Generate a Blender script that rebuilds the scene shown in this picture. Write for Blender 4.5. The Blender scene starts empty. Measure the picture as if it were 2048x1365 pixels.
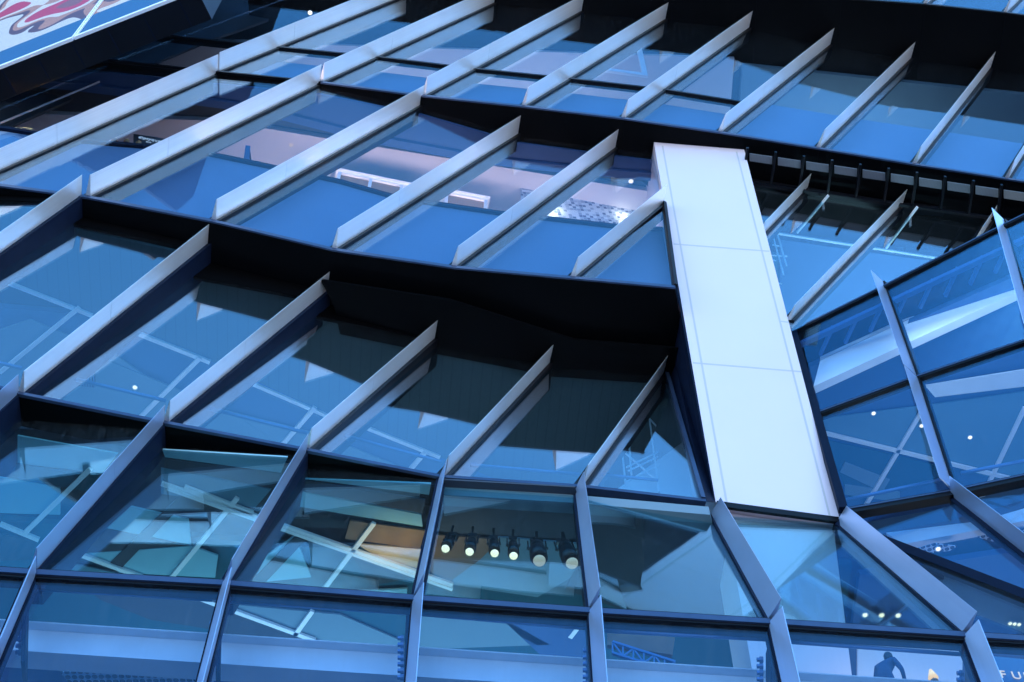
import bpy, bmesh, math, random
from mathutils import Vector as V, Matrix
random.seed(7)
S = bpy.context.scene
COL = S.collection
rad = math.radians

# ------------------------------------------------------------------ camera
FPX, ELEV = 3000.0, rad(59.3)
CAMP = V((0, 0, 1.6))
cam = bpy.data.cameras.new("camera"); camo = bpy.data.objects.new("camera", cam); COL.objects.link(camo)
cam.sensor_width = 36.0; cam.lens = FPX / 2048 * 36.0
cam.clip_start = 0.1; cam.clip_end = 6000
camo.location = CAMP; camo.rotation_euler = (math.pi / 2 + ELEV, 0, 0)
S.camera = camo
# ------------------------------------------------------------------ light
SUN_EL, SUN_AZ = rad(36), rad(58)          # sun stands behind the building: the facade is in open shade
w = bpy.data.worlds.new("World"); S.world = w; w.use_nodes = True
nt = w.node_tree; bg = nt.nodes["Background"]
sky = nt.nodes.new("ShaderNodeTexSky"); sky.sky_type = 'NISHITA'; sky.sun_disc = False
sky.sun_elevation = SUN_EL; sky.sun_rotation = SUN_AZ
sky.air_density = 1.0; sky.dust_density = 0.4; sky.ozone_density = 3.2
cb = nt.nodes.new("ShaderNodeMix"); cb.data_type = 'RGBA'; cb.blend_type = 'MULTIPLY'; cb.inputs[0].default_value = 1   # cool dusk balance
cb.inputs[7].default_value = (1.14, .905, .975, 1); hs = nt.nodes.new('ShaderNodeHueSaturation'); hs.inputs['Saturation'].default_value = 1.28; hs.inputs['Hue'].default_value = .484
nt.links.new(sky.outputs[0], hs.inputs['Color']); nt.links.new(hs.outputs[0], cb.inputs[6]); nt.links.new(cb.outputs[2], bg.inputs[0]); bg.inputs[1].default_value = 0.15
sl = bpy.data.lights.new("sun", 'SUN'); sl.energy = 2.5; sl.angle = rad(0.5); sl.color = (1, .95, .88)
so = bpy.data.objects.new("sun", sl); COL.objects.link(so)
sd = V((math.sin(SUN_AZ) * math.cos(SUN_EL), math.cos(SUN_AZ) * math.cos(SUN_EL), math.sin(SUN_EL)))
so.rotation_euler = sd.to_track_quat('Z', 'Y').to_euler()
S.view_settings.view_transform = 'Standard'; S.view_settings.look = 'None'
S.view_settings.exposure = 2.48; S.view_settings.gamma = 1.0
S.render.engine = 'CYCLES'
S.cycles.use_denoising = True
S.cycles.max_bounces = 8; S.cycles.transparent_max_bounces = 24; S.cycles.glossy_bounces = 4
S.cycles.sample_clamp_indirect = 4.0; S.cycles.caustics_reflective = False; S.cycles.caustics_refractive = False

# ------------------------------------------------------------------ sight lines: photo pixel -> point on a real plane
FWV = V((0, math.cos(ELEV), math.sin(ELEV))); UPV = V((0, -math.sin(ELEV), math.cos(ELEV)))
def ray(x, y): return (FWV * FPX + V((1, 0, 0)) * (x - 1024) + UPV * (682.5 - y)).normalized()
def atz(x, y, z):
    d = ray(x, y); return CAMP + d * ((z - CAMP.z) / d.z)
class Pl:
    def __init__(s, p, yaw=None, tilt=0, n=None):
        s.p = V(p)
        if n is None:
            a, t = rad(yaw), rad(tilt)
            n = V((math.sin(a) * math.cos(t), -math.cos(a) * math.cos(t), math.sin(t)))
        s.n = V(n).normalized()
    def hit(s, x, y):
        d = ray(x, y); return CAMP + d * ((s.p - CAMP).dot(s.n) / d.dot(s.n))
    def back(s, m): return Pl(s.p - s.n * m, n=s.n)
def plane3(a, b, c):
    n = (b - a).cross(c - a).normalized()
    if n.y > 0: n = -n
    return Pl(a, n=n)

# ------------------------------------------------------------------ materials
def mat(name, col, rough=.5, metal=0., spec=.5, var=0., vscale=3., bump=0., bscale=40., emit=None, estr=0.):
    m = bpy.data.materials.new(name); m.use_nodes = True
    n = m.node_tree.nodes; L = m.node_tree.links; b = n["Principled BSDF"]
    b.inputs["Base Color"].default_value = (*col, 1); b.inputs["Roughness"].default_value = rough
    b.inputs["Metallic"].default_value = metal; b.inputs["Specular IOR Level"].default_value = spec
    if var or bump:
        tc = n.new("ShaderNodeTexCoord")
    if var:
        t = n.new("ShaderNodeTexNoise"); t.inputs["Scale"].default_value = vscale; t.inputs["Detail"].default_value = 5
        L.new(tc.outputs["Object"], t.inputs["Vector"])
        r = n.new("ShaderNodeMapRange"); r.inputs[1].default_value = .3; r.inputs[2].default_value = .7
        r.inputs[3].default_value = 1 - var; r.inputs[4].default_value = 1 + var * .4
        L.new(t.outputs[0], r.inputs[0])
        mx = n.new("ShaderNodeMix"); mx.data_type = 'RGBA'; mx.blend_type = 'MULTIPLY'; mx.inputs[0].default_value = 1
        mx.inputs[6].default_value = (*col, 1); L.new(r.outputs[0], mx.inputs[7]); L.new(mx.outputs[2], b.inputs["Base Color"])
    if bump:
        t = n.new("ShaderNodeTexNoise"); t.inputs["Scale"].default_value = bscale
        L.new(tc.outputs["Object"], t.inputs["Vector"])
        bp = n.new("ShaderNodeBump"); bp.inputs["Strength"].default_value = bump; bp.inputs["Distance"].default_value = .01
        L.new(t.outputs[0], bp.inputs["Height"]); L.new(bp.outputs[0], b.inputs["Normal"])
    if emit:
        b.inputs["Emission Color"].default_value = (*emit, 1); b.inputs["Emission Strength"].default_value = estr
    return m

def brushed(name, col, rough, metal):
    m = mat(name, col, rough, metal); n = m.node_tree.nodes; L = m.node_tree.links; b = n["Principled BSDF"]
    uv = n.new("ShaderNodeUVMap"); uv.uv_map = "uv"
    mp = n.new("ShaderNodeMapping"); mp.inputs["Scale"].default_value = (.25, 38, 1); L.new(uv.outputs[0], mp.inputs[0])
    oi = n.new("ShaderNodeObjectInfo"); L.new(oi.outputs["Random"], mp.inputs["Location"])
    t = n.new("ShaderNodeTexNoise"); t.inputs["Scale"].default_value = 1.0; t.inputs["Detail"].default_value = 6; L.new(mp.outputs[0], t.inputs[0])
    r = n.new("ShaderNodeMapRange"); r.inputs[1].default_value = .3; r.inputs[2].default_value = .7; r.inputs[3].default_value = rough - .04; r.inputs[4].default_value = rough + .05
    L.new(t.outputs[0], r.inputs[0]); L.new(r.outputs[0], b.inputs["Roughness"])
    r2 = n.new("ShaderNodeMapRange"); r2.inputs[1].default_value = .25; r2.inputs[2].default_value = .75; r2.inputs[3].default_value = .94; r2.inputs[4].default_value = 1.02
    L.new(t.outputs[0], r2.inputs[0])
    t2 = n.new("ShaderNodeTexNoise"); t2.inputs["Scale"].default_value = .6; L.new(uv.outputs[0], t2.inputs[0])
    r3 = n.new("ShaderNodeMapRange"); r3.inputs[1].default_value = .3; r3.inputs[2].default_value = .7; r3.inputs[3].default_value = .93; r3.inputs[4].default_value = 1.03
    L.new(t2.outputs[0], r3.inputs[0])
    mm = n.new("ShaderNodeMath"); mm.operation = 'MULTIPLY'; L.new(r2.outputs[0], mm.inputs[0]); L.new(r3.outputs[0], mm.inputs[1])
    mx = n.new("ShaderNodeMix"); mx.data_type = 'RGBA'; mx.blend_type = 'MULTIPLY'; mx.inputs[0].default_value = 1
    mx.inputs[6].default_value = (*col, 1); L.new(mm.outputs[0], mx.inputs[7]); L.new(mx.outputs[2], b.inputs["Base Color"])
    bp = n.new("ShaderNodeBump"); bp.inputs["Strength"].default_value = .02; bp.inputs["Distance"].default_value = .01
    L.new(t.outputs[0], bp.inputs["Height"]); L.new(bp.outputs[0], b.inputs["Normal"])
    return m

def glass(name, tint, ior, refl=(1, 1, 1), dirt=.0, wave=.007):
    m = bpy.data.materials.new(name); m.use_nodes = True
    n = m.node_tree.nodes; L = m.node_tree.links
    for x in list(n):
        if x.type != 'OUTPUT_MATERIAL': n.remove(x)
    out = [x for x in n if x.type == 'OUTPUT_MATERIAL'][0]
    tr = n.new("ShaderNodeBsdfTransparent"); tr.inputs[0].default_value = (*tint, 1)
    gl = n.new("ShaderNodeBsdfGlossy"); gl.inputs[0].default_value = (*refl, 1); gl.inputs["Roughness"].default_value = 0.0
    # Schlick reflectance, the same from either side of the sheet
    ge = n.new("ShaderNodeNewGeometry"); dt = n.new("ShaderNodeVectorMath"); dt.operation = 'DOT_PRODUCT'
    L.new(ge.outputs["Incoming"], dt.inputs[0]); L.new(ge.outputs["Normal"], dt.inputs[1])
    def mth(op, a_, b_=None):
        q = n.new("ShaderNodeMath"); q.operation = op
        for i_, v_ in enumerate((a_, b_)):
            if v_ is None: continue
            if isinstance(v_, (int, float)): q.inputs[i_].default_value = v_
            else: L.new(v_, q.inputs[i_])
        return q.outputs[0]
    c_ = mth('ABSOLUTE', dt.outputs["Value"]); p5 = mth('POWER', mth('SUBTRACT', 1.0, c_), 4.6)
    f0 = ((ior - 1) / (ior + 1)) ** 2
    fr_out = mth('ADD', mth('MULTIPLY', p5, 1 - f0), f0)
    tc = n.new("ShaderNodeTexCoord"); oi = n.new("ShaderNodeObjectInfo")
    ad = n.new("ShaderNodeVectorMath"); L.new(tc.outputs["Object"], ad.inputs[0])
    sc = n.new("ShaderNodeVectorMath"); sc.operation = 'SCALE'; sc.inputs[0].default_value = (31, 17, 53); L.new(oi.outputs["Random"], sc.inputs[3]); L.new(sc.outputs[0], ad.inputs[1])
    t = n.new("ShaderNodeTexNoise"); t.inputs["Scale"].default_value = .55; t.inputs["Detail"].default_value = 1.0; L.new(ad.outputs[0], t.inputs[0])
    bp = n.new("ShaderNodeBump"); bp.inputs["Strength"].default_value = wave; bp.inputs["Distance"].default_value = .25
    L.new(t.outputs[0], bp.inputs["Height"]); L.new(bp.outputs[0], gl.inputs["Normal"])
    mx = n.new("ShaderNodeMixShader"); L.new(fr_out, mx.inputs[0]); L.new(tr.outputs[0], mx.inputs[1]); L.new(gl.outputs[0], mx.inputs[2])
    last = mx.outputs[0]
    if dirt:
        df = n.new("ShaderNodeBsdfDiffuse"); df.inputs[0].default_value = (.7, .75, .8, 1)
        mp = n.new("ShaderNodeMapping"); mp.inputs["Scale"].default_value = (9, 9, .55); L.new(ad.outputs[0], mp.inputs[0])
        t2 = n.new("ShaderNodeTexNoise"); t2.inputs["Scale"].default_value = 1.6; t2.inputs["Detail"].default_value = 7; t2.inputs["Roughness"].default_value = .7; L.new(mp.outputs[0], t2.inputs[0])
        r = n.new("ShaderNodeMapRange"); r.inputs[1].default_value = .48; r.inputs[2].default_value = .8; r.inputs[3].default_value = dirt * .15; r.inputs[4].default_value = dirt
        L.new(t2.outputs[0], r.inputs[0])
        m2 = n.new("ShaderNodeMixShader"); L.new(r.outputs[0], m2.inputs[0]); L.new(last, m2.inputs[1]); L.new(df.outputs[0], m2.inputs[2]); last = m2.outputs[0]
    L.new(last, out.inputs[0])
    return m

M = dict(
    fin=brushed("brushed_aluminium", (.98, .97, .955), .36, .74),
    fin_low=brushed("aluminium_dark_reflection", (.46, .58, .76), .36, .75),  # same aluminium, its darker blue reflections put into the colour
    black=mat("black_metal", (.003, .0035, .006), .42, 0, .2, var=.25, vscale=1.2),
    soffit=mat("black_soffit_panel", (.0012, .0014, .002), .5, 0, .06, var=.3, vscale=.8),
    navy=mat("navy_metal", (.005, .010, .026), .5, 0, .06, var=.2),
    sill=mat("slate_sill", (.045, .075, .14), .4, .5, .5, var=.15),
    white=mat("white_clad_panel", (.655, .60, .665), .38, 0, .4, var=.015, vscale=.7),
    joint=mat("panel_joint", (.46, .46, .47), .6),
    steel=mat("painted_steel", (.62, .64, .66), .5, 0, .4, var=.08, vscale=1.5),
    beam=mat("pale_painted_steel", (.86, .88, .9), .5, 0, .4, var=.06, vscale=1.5),
    cabback=mat("warm_back_panel", (.34, .20, .11), .6),
    seam=mat("seal_strip", (.003, .0035, .005), .7, 0, .05),
    ceil_refl=mat("pale_ceiling_reflection", (.26, .50, .58), .8, var=.05, vscale=.6),  # pale tone carries reflected fins and panes as well as ceiling
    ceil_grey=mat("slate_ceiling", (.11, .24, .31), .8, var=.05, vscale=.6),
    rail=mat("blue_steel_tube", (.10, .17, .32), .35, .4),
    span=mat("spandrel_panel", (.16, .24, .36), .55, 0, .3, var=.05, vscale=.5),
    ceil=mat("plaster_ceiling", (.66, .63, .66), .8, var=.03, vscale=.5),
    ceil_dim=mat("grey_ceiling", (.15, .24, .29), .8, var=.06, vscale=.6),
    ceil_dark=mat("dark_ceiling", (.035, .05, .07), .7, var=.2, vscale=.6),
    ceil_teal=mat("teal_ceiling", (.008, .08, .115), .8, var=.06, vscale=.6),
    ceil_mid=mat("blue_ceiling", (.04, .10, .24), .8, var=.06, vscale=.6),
    bar=mat("white_ceiling_bar", (.85, .86, .88), .5),
    wall=mat("interior_wall", (.35, .36, .40), .8, var=.1, vscale=.4),
    floor=mat("interior_floor", (.12, .11, .10), .6, var=.2),
    brown=mat("brown_wood", (.20, .10, .05), .5, var=.3, vscale=2),
    tan=mat("tan_panel", (.62, .40, .20), .6, var=.2),
    cab=mat("white_cabinet", (.82, .82, .80), .4),
    dark=mat("dark_plastic", (.015, .016, .02), .35),
    asphalt=mat("asphalt", (.05, .05, .052), .9, var=.3, vscale=.5, bump=.3),
    pave=mat("concrete_paving", (.29, .315, .35), .85, var=.15, vscale=.3),
    lamp=mat("lamp_glow", (1, .95, .85), .5, emit=(1, .72, .42), estr=.42),
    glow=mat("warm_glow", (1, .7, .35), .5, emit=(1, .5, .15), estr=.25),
    skin=mat("skin", (.45, .28, .2), .55), hair=mat("black_hair", (.01, .009, .008), .45),
    cloth=mat("navy_clothing", (.03, .07, .16), .85, var=.2), trouser=mat("dark_trousers", (.015, .018, .03), .85),
    bronze=mat("bronze", (.5, .27, .12), .35, .8), led=None,
    gA=glass("upper_glass", (.74, .86, .95), 1.66, (.64, .73, .80), dirt=.012),
    gC=glass("middle_glass", (.66, .86, .95), 2.2, (.98, .92, .95), dirt=.012),
    gD=glass("lower_glass", (.70, .90, .95), 1.5, (.46, .80, .92), dirt=.03),
    gE=glass("base_glass", (.76, .88, .98), 1.55, (.46, .68, .88), dirt=.02),
    gF=glass("wing_glass", (.76, .89, .98), 1.85, (.26, .58, .84), dirt=.012),
)

def striped(name, c1, c2, scale, axis_uv=True, bw=.06):
    """boards / slats: thin lines across the u direction of the uv map"""
    m = mat(name, c1, .75); n = m.node_tree.nodes; L = m.node_tree.links
    uv = n.new("ShaderNodeUVMap"); uv.uv_map = "uv"
    sp = n.new("ShaderNodeSeparateXYZ"); L.new(uv.outputs[0], sp.inputs[0])
    a = n.new("ShaderNodeMath"); a.operation = 'MULTIPLY'; a.inputs[1].default_value = scale; L.new(sp.outputs[0], a.inputs[0])
    f = n.new("ShaderNodeMath"); f.operation = 'FRACT'; L.new(a.outputs[0], f.inputs[0])
    c = n.new("ShaderNodeMath"); c.operation = 'LESS_THAN'; c.inputs[1].default_value = bw; L.new(f.outputs[0], c.inputs[0])
    mx = n.new("ShaderNodeMix"); mx.data_type = 'RGBA'; mx.inputs[6].default_value = (*c1, 1); mx.inputs[7].default_value = (*c2, 1)
    L.new(c.outputs[0], mx.inputs[0]); L.new(mx.outputs[2], n["Principled BSDF"].inputs["Base Color"])
    return m
M['board'] = striped("boarded_ceiling", (.06, .105, .12), (.042, .078, .09), 3.6, bw=.06)
M['vent'] = striped("vent_slats", (.10, .15, .25), (.01, .015, .03), 14, bw=.5)

def mosaic():
    m = mat("mosaic_tiles", (.5, .5, .5), .3); n = m.node_tree.nodes; L = m.node_tree.links
    uv = n.new("ShaderNodeUVMap"); uv.uv_map = "uv"
    sc = n.new("ShaderNodeVectorMath"); sc.operation = 'MULTIPLY'; sc.inputs[1].default_value = (8.5, 8.5, 0); L.new(uv.outputs[0], sc.inputs[0])
    fl = n.new("ShaderNodeVectorMath"); fl.operation = 'FLOOR'; L.new(sc.outputs[0], fl.inputs[0])
    wn = n.new("ShaderNodeTexWhiteNoise"); wn.noise_dimensions = '2D'; L.new(fl.outputs[0], wn.inputs[0])
    cr = n.new("ShaderNodeValToRGB"); cr.color_ramp.interpolation = 'CONSTANT'
    els = cr.color_ramp.elements; els[0].color = (.75, .76, .80, 1); els[1].position = .38; els[1].color = (.32, .36, .45, 1)
    e = els.new(.62); e.color = (.10, .14, .24, 1); e = els.new(.8); e.color = (.5, .54, .62, 1); e = els.new(.93); e.color = (.08, .11, .2, 1)
    L.new(wn.outputs[0], cr.inputs[0])
    fr = n.new("ShaderNodeVectorMath"); fr.operation = 'FRACTION'; L.new(sc.outputs[0], fr.inputs[0])
    sp = n.new("ShaderNodeSeparateXYZ"); L.new(fr.outputs[0], sp.inputs[0])
    mn = n.new("ShaderNodeMath"); mn.operation = 'MINIMUM'; L.new(sp.outputs[0], mn.inputs[0]); L.new(sp.outputs[1], mn.inputs[1])
    lt = n.new("ShaderNodeMath"); lt.operation = 'LESS_THAN'; lt.inputs[1].default_value = .1; L.new(mn.outputs[0], lt.inputs[0])
    mx = n.new("ShaderNodeMix"); mx.data_type = 'RGBA'; mx.inputs[7].default_value = (.72, .72, .74, 1); L.new(lt.outputs[0], mx.inputs[0]); L.new(cr.outputs[0], mx.inputs[6])
    L.new(mx.outputs[2], n["Principled BSDF"].inputs["Base Color"]); return m
M['mosaic'] = mosaic()

def perforated(name, col, scale, thr, hole=(.02, .03, .05)):
    m = mat(name, col, .6); n = m.node_tree.nodes; L = m.node_tree.links
    uv = n.new("ShaderNodeUVMap"); uv.uv_map = "uv"
    vo = n.new("ShaderNodeTexVoronoi"); vo.inputs["Scale"].default_value = scale; vo.inputs["Randomness"].default_value = .0; vo.voronoi_dimensions = '2D'
    L.new(uv.outputs[0], vo.inputs["Vector"])
    lt = n.new("ShaderNodeMath"); lt.operation = 'LESS_THAN'; lt.inputs[1].default_value = thr; L.new(vo.outputs["Distance"], lt.inputs[0])
    mx = n.new("ShaderNodeMix"); mx.data_type = 'RGBA'; mx.inputs[6].default_value = (*col, 1); mx.inputs[7].default_value = (*hole, 1)
    L.new(lt.outputs[0], mx.inputs[0]); L.new(mx.outputs[2], n["Principled BSDF"].inputs["Base Color"]); return m
M['perf'] = perforated("perforated_sheet", (.15, .16, .17), 22, .22, (.2, .22, .25))
M['mesh'] = perforated("expanded_metal_mesh", (.40, .46, .55), 8, .42)

# ------------------------------------------------------------------ object helpers
def link(name, verts, faces, m, parent=None, uvs=None, smooth=False):
    me = bpy.data.meshes.new(name)
    off = parent_off(parent)
    me.from_pydata([tuple(V(v) - off) for v in verts], [], faces)
    if uvs:
        ul = me.uv_layers.new(name="uv")
        for i, l in enumerate(me.loops): ul.data[i].uv = uvs[l.vertex_index]
    bm = bmesh.new(); bm.from_mesh(me); bmesh.ops.recalc_face_normals(bm, faces=bm.faces); bm.to_mesh(me); bm.free()
    me.update()
    if smooth: me.polygons.foreach_set("use_smooth", [True] * len(me.polygons))
    me.materials.append(m if not isinstance(m, str) else M[m])
    o = bpy.data.objects.new(name, me); COL.objects.link(o)
    if parent: o.parent = parent
    return o
def parent_off(p):
    v = V((0, 0, 0))
    while p:
        v += p.location; p = p.parent
    return v
def thing(name, label, cat, loc, group=None, kind=None):
    o = bpy.data.objects.new(name, None); COL.objects.link(o); o.location = loc
    o.empty_display_size = .3
    o['label'] = label; o['category'] = cat
    if group: o['group'] = group
    return o
def extr(pts, d):
    """prism: polygon pts extruded by vector d"""
    n = len(pts); vs = [V(p) for p in pts] + [V(p) + d for p in pts]
    fs = [tuple(range(n)), tuple(range(2 * n - 1, n - 1, -1))] + [(i, (i + 1) % n, (i + 1) % n + n, i + n) for i in range(n)]
    return vs, fs
class MB:
    def __init__(s): s.v = []; s.f = []; s.uv = []
    def add(s, vs, fs, uv=None):
        k = len(s.v); s.v += [V(v) for v in vs]; s.f += [tuple(i + k for i in f) for f in fs]
        s.uv += list(uv) if uv else [(0, 0)] * len(vs)
    def prism(s, pts, d): s.add(*extr(pts, V(d)))
    def bar(s, a, b, w, h, up=V((0, 0, 1))):
        """box from a to b; w sideways, h along up (centred)"""
        a, b = V(a), V(b); t = (b - a).normalized(); sd = t.cross(up).normalized(); u = sd.cross(t).normalized()
        q = [sd * (-w / 2) + u * (-h / 2), sd * (w / 2) + u * (-h / 2), sd * (w / 2) + u * (h / 2), sd * (-w / 2) + u * (h / 2)]
        s.add(*extr([a + x for x in q], b - a))
    def tube(s, a, b, r1, r2=None, n=12, caps=True):
        a, b = V(a), V(b); r2 = r1 if r2 is None else r2; t = (b - a).normalized()
        x = t.orthogonal().normalized(); y = t.cross(x)
        vs = []
        for i in range(n):
            c = x * math.cos(2 * math.pi * i / n) + y * math.sin(2 * math.pi * i / n); vs += [a + c * r1, b + c * r2]
        fs = [(2 * i, 2 * ((i + 1) % n), 2 * ((i + 1) % n) + 1, 2 * i + 1) for i in range(n)]
        if caps: fs += [tuple(range(0, 2 * n, 2)), tuple(range(1, 2 * n, 2))]
        s.add(vs, fs)
    def lathe(s, a, t, prof, n=20):
        """prof: (distance along t, radius)"""
        a = V(a); t = V(t).normalized(); x = t.orthogonal().normalized(); y = t.cross(x); vs = []
        for d, r in prof:
            for i in range(n): vs.append(a + t * d + (x * math.cos(2 * math.pi * i / n) + y * math.sin(2 * math.pi * i / n)) * max(r, 1e-4))
        fs = [(j * n + i, j * n + (i + 1) % n, (j + 1) * n + (i + 1) % n, (j + 1) * n + i) for j in range(len(prof) - 1) for i in range(n)]
        fs += [tuple(range(n)), tuple(range((len(prof) - 1) * n, len(prof) * n))]
        s.add(vs, fs)
    def build(s, name, m, parent=None, smooth=False): return link(name, s.v, s.f, m, parent, s.uv, smooth)

# ================================================================== SETTING
g = link("ground", [(-2500, -2500, 0), (2500, -2500, 0), (2500, 2500, 0), (-2500, 2500, 0)], [(0, 1, 2, 3)], 'asphalt'); g['kind'] = 'structure'
pv, pf = extr([(-160, -160, 0.0), (160, -160, 0.0), (160, 60, 0.0), (-160, 60, 0.0)], V((0, 0, .13)))
g = link("bounce_pavement", pv, pf, 'pave'); g['kind'] = 'structure'  # pale paving spread wide, out of view, to bounce light onto the fins

TWR = thing("glass_building", "faceted glass and aluminium building with slanting silver fins and black soffits", "building", (0, 20, 0))
def part(name, mb, m, smooth=False): return mb.build(name, m, TWR, smooth)

# ------------------------------------------------------------------ facade nodes (each a point on a storey line)
Z0, ZD, ZC, ZB, ZA, ZT = 15.0, 22.4, 29.5, 37.0, 45.3, 53.5
def lerp(a, b, t): return a + (b - a) * t
Bdir = V((.5, .02, .86))
Bt_m1 = atz(431, 147, ZA); Bb = {}; Bt = {}
for i, (p, q) in enumerate([((176, 393), (636, 167)), ((427, 441), (841, 208)), ((668, 498), (1037, 265)), ((907, 533), (1231, 292))]):
    Bb[i] = atz(*p, ZB); Bt[i] = atz(*q, ZA)
Bb[4] = atz(1145, 554.5, ZB); Bt[4] = Bb[4] + Bdir * ((ZA - ZB) / Bdir.z)
Bb[5] = atz(1350, 573, ZB)
Bt[-1] = Bt_m1; Bb[-1] = Bt_m1 - Bdir * ((ZA - ZB) / Bdir.z)
for k in (-2, -3, -4): Bt[k] = Bt[k + 1] + V((-3.15, -.35, 0)); Bb[k] = Bb[k + 1] + V((-3.15, -.35, 0))
Ab = {i - 1: atz(*p, ZA) for i, p in enumerate([(434, 143), (642, 164), (847, 191), (1047, 212), (1246, 236), (1440, 264), (1636, 296), (1828, 328), (2013, 357)])}
At = {i + 1: atz(*p, ZT) for i, p in enumerate([(1164, 20), (1331, 36), (1498, 53), (1660, 87), (1821, 114), (1980, 133)])}
for k in (0, -1): At[k] = At[k + 1] + V((-3.1, -.3, 0))
At[7] = At[6] + V((3, .45, 0))
for k in (8, 9): Ab[k] = Ab[k - 1] + V((3.1, .5, 0)); At[k] = At[k - 1] + V((3, .45, 0))
for k in (-2, -3, -4): Ab[k] = Ab[k + 1] + V((-3.15, -.35, 0)); At[k] = At[k + 1] + V((-3.1, -.3, 0))
Cb = {i: atz(*p, ZC) for i, p in enumerate([(42, 786), (332, 844), (613, 898), (885, 952), (1161, 971)])}
Ct = {i: atz(*p, ZB) for i, p in enumerate([(416, 483), (655, 577), (882, 662), (1109, 710), (1333, 732)])}
Ct[-1] = atz(158, 390, ZB); Cb[-1] = Ct[-1] + V((-2.75, .1, -7.5))
Ct[-2] = Ct[-1] + V((-3.1, -.6, 0)); Cb[-2] = Cb[-1] + V((-3.1, -.6, 0))
Cb[5] = atz(1411, 1000, ZC); Ct[5] = atz(1333, 732, ZB)
Db = {i: atz(*p, ZD) for i, p in enumerate([(67, 1140), (454, 1162), (834, 1192), (1184, 1217), (1543, 1239), (1931, 1265)])}
Dt = {i: atz(*p, ZC) for i, p in enumerate([(323, 847), (608, 903), (883, 957), (1155, 979), (1427, 1029), (1677, 1046), (1907, 990)])}
Dt[-1] = atz(32, 787, ZC); Db[-1] = Db[0] + V((-3.4, -.3, 0))
Dt[-2] = Dt[-1] + V((-3.1, -.7, 0)); Db[-2] = Db[-1] + V((-3.4, -.3, 0))
Db[6] = Db[5] + V((3.3, .28, 0)); Db[7] = Db[6] + V((3.4, .3, 0)); Dt[7] = Dt[6] + V((2.5, -.6, 0))

# ------------------------------------------------------------------ fins, mullions, panes
def fin(a, b, n, depth=.62, w=.13, m='fin', seam=.3, mull=.32, inner=.5, top_ext=0., mm='black'):
    """wedge fin from a (low) to b (high) standing out along n; joint at fraction seam; dark mullion box behind"""
    a, b = V(a), V(b); t = (b - a).normalized(); n = (n - t * n.dot(t) * 0).normalized(); sd = V((-n.y, n.x, 0)).normalized()
    L = (b - a).length; mb = MB()
    segs = [(0, L * seam - .006), (L * seam + .006, L)] if seam else [(0, L)]
    for s0, s1 in segs:
        vs = []; uv = []
        for s_ in (s0, s1):
            p = a + t * s_
            for q, vv in ((p - sd * w / 2, 0), (p + sd * w / 2, .52), (p + n * depth + sd * (w / 2 + .03), 1), (p + n * depth + sd * (w / 2 + .018), 1.02)):
                vs.append(q); uv.append((s_, vv))
        mb.add(vs, [(0, 1, 2, 3), (7, 6, 5, 4), (0, 4, 5, 1), (1, 5, 6, 2), (2, 6, 7, 3), (3, 7, 4, 0)], uv)
    f = part("fin", mb, m)
    if mull:
        mb = MB(); q = [a - sd * mull / 2 - n * .02, a + sd * mull / 2 - n * .02, a + sd * mull / 2 - n * inner, a - sd * mull / 2 - n * inner]
        q = [x + n * .035 for x in q[:2]] + q[2:]
        mb.prism(q, b - a); part("mullion", mb, mm)
    return f

def pane(bl, br, tr, tl, m, n=6, rec=(0, 0, 0, 0), nrm=None, jit=.011, name="glass_pane"):
    """glass sheet (slightly cold-bent) with thickness; rec = how deep each corner sits behind the storey line"""
    c = [V(bl), V(br), V(tr), V(tl)]
    nn = nrm or (c[1] - c[0]).cross(c[3] - c[0]).normalized()
    if nn.y > 0: nn = -nn
    c = [p - nn * (r + random.uniform(-jit, jit) + .03) for p, r in zip(c, rec)]
    vs = []
    for k in (0, .028):
        for j in range(n + 1):
            for i in range(n + 1):
                u, v = i / n, j / n
                vs.append(lerp(lerp(c[0], c[1], u), lerp(c[3], c[2], u), v) - nn * k)
    N = (n + 1) ** 2; fs = []
    for j in range(n):
        for i in range(n):
            a = j * (n + 1) + i
            fs.append((a, a + 1, a + n + 2, a + n + 1)); fs.append((a + N + n + 1, a + N + n + 2, a + N + 1, a + N))
    rim = [j for j in range(n + 1)] + [j * (n + 1) + n for j in range(1, n + 1)] + [n * (n + 1) + i for i in range(n - 1, -1, -1)] + [j * (n + 1) for j in range(n - 1, 0, -1)]
    for i in range(len(rim) if n <= 6 else 0):
        p, q = rim[i], rim[(i + 1) % len(rim)]; fs.append((p, q, q + N, p + N))
    o = link(name, vs, fs, m, TWR)
    if n > 6:
        for p in o.data.polygons: p.use_smooth = True
    return c
def pane_tri(pts, m, nrm):
    vs, fs = extr([V(p) - nrm * .03 for p in pts], -nrm * .028); return link("glass_pane", vs, fs, m, TWR)

def strip(a, b, hgt, dep, m, name="transom", up=V((0, 0, 1)), out=.03, n=None):
    """horizontal frame piece along a-b: hgt down from the line, dep inward"""
    a, b = V(a), V(b); t = (b - a).normalized(); n = n or V((t.y, -t.x, 0)).normalized()
    mb = MB(); mb.prism([a + n * out, a + n * out - up * hgt, a - n * dep - up * hgt, a - n * dep], b - a)
    return part(name, mb, m)

N_B = V((.0875, -1, 0)).normalized()
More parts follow.
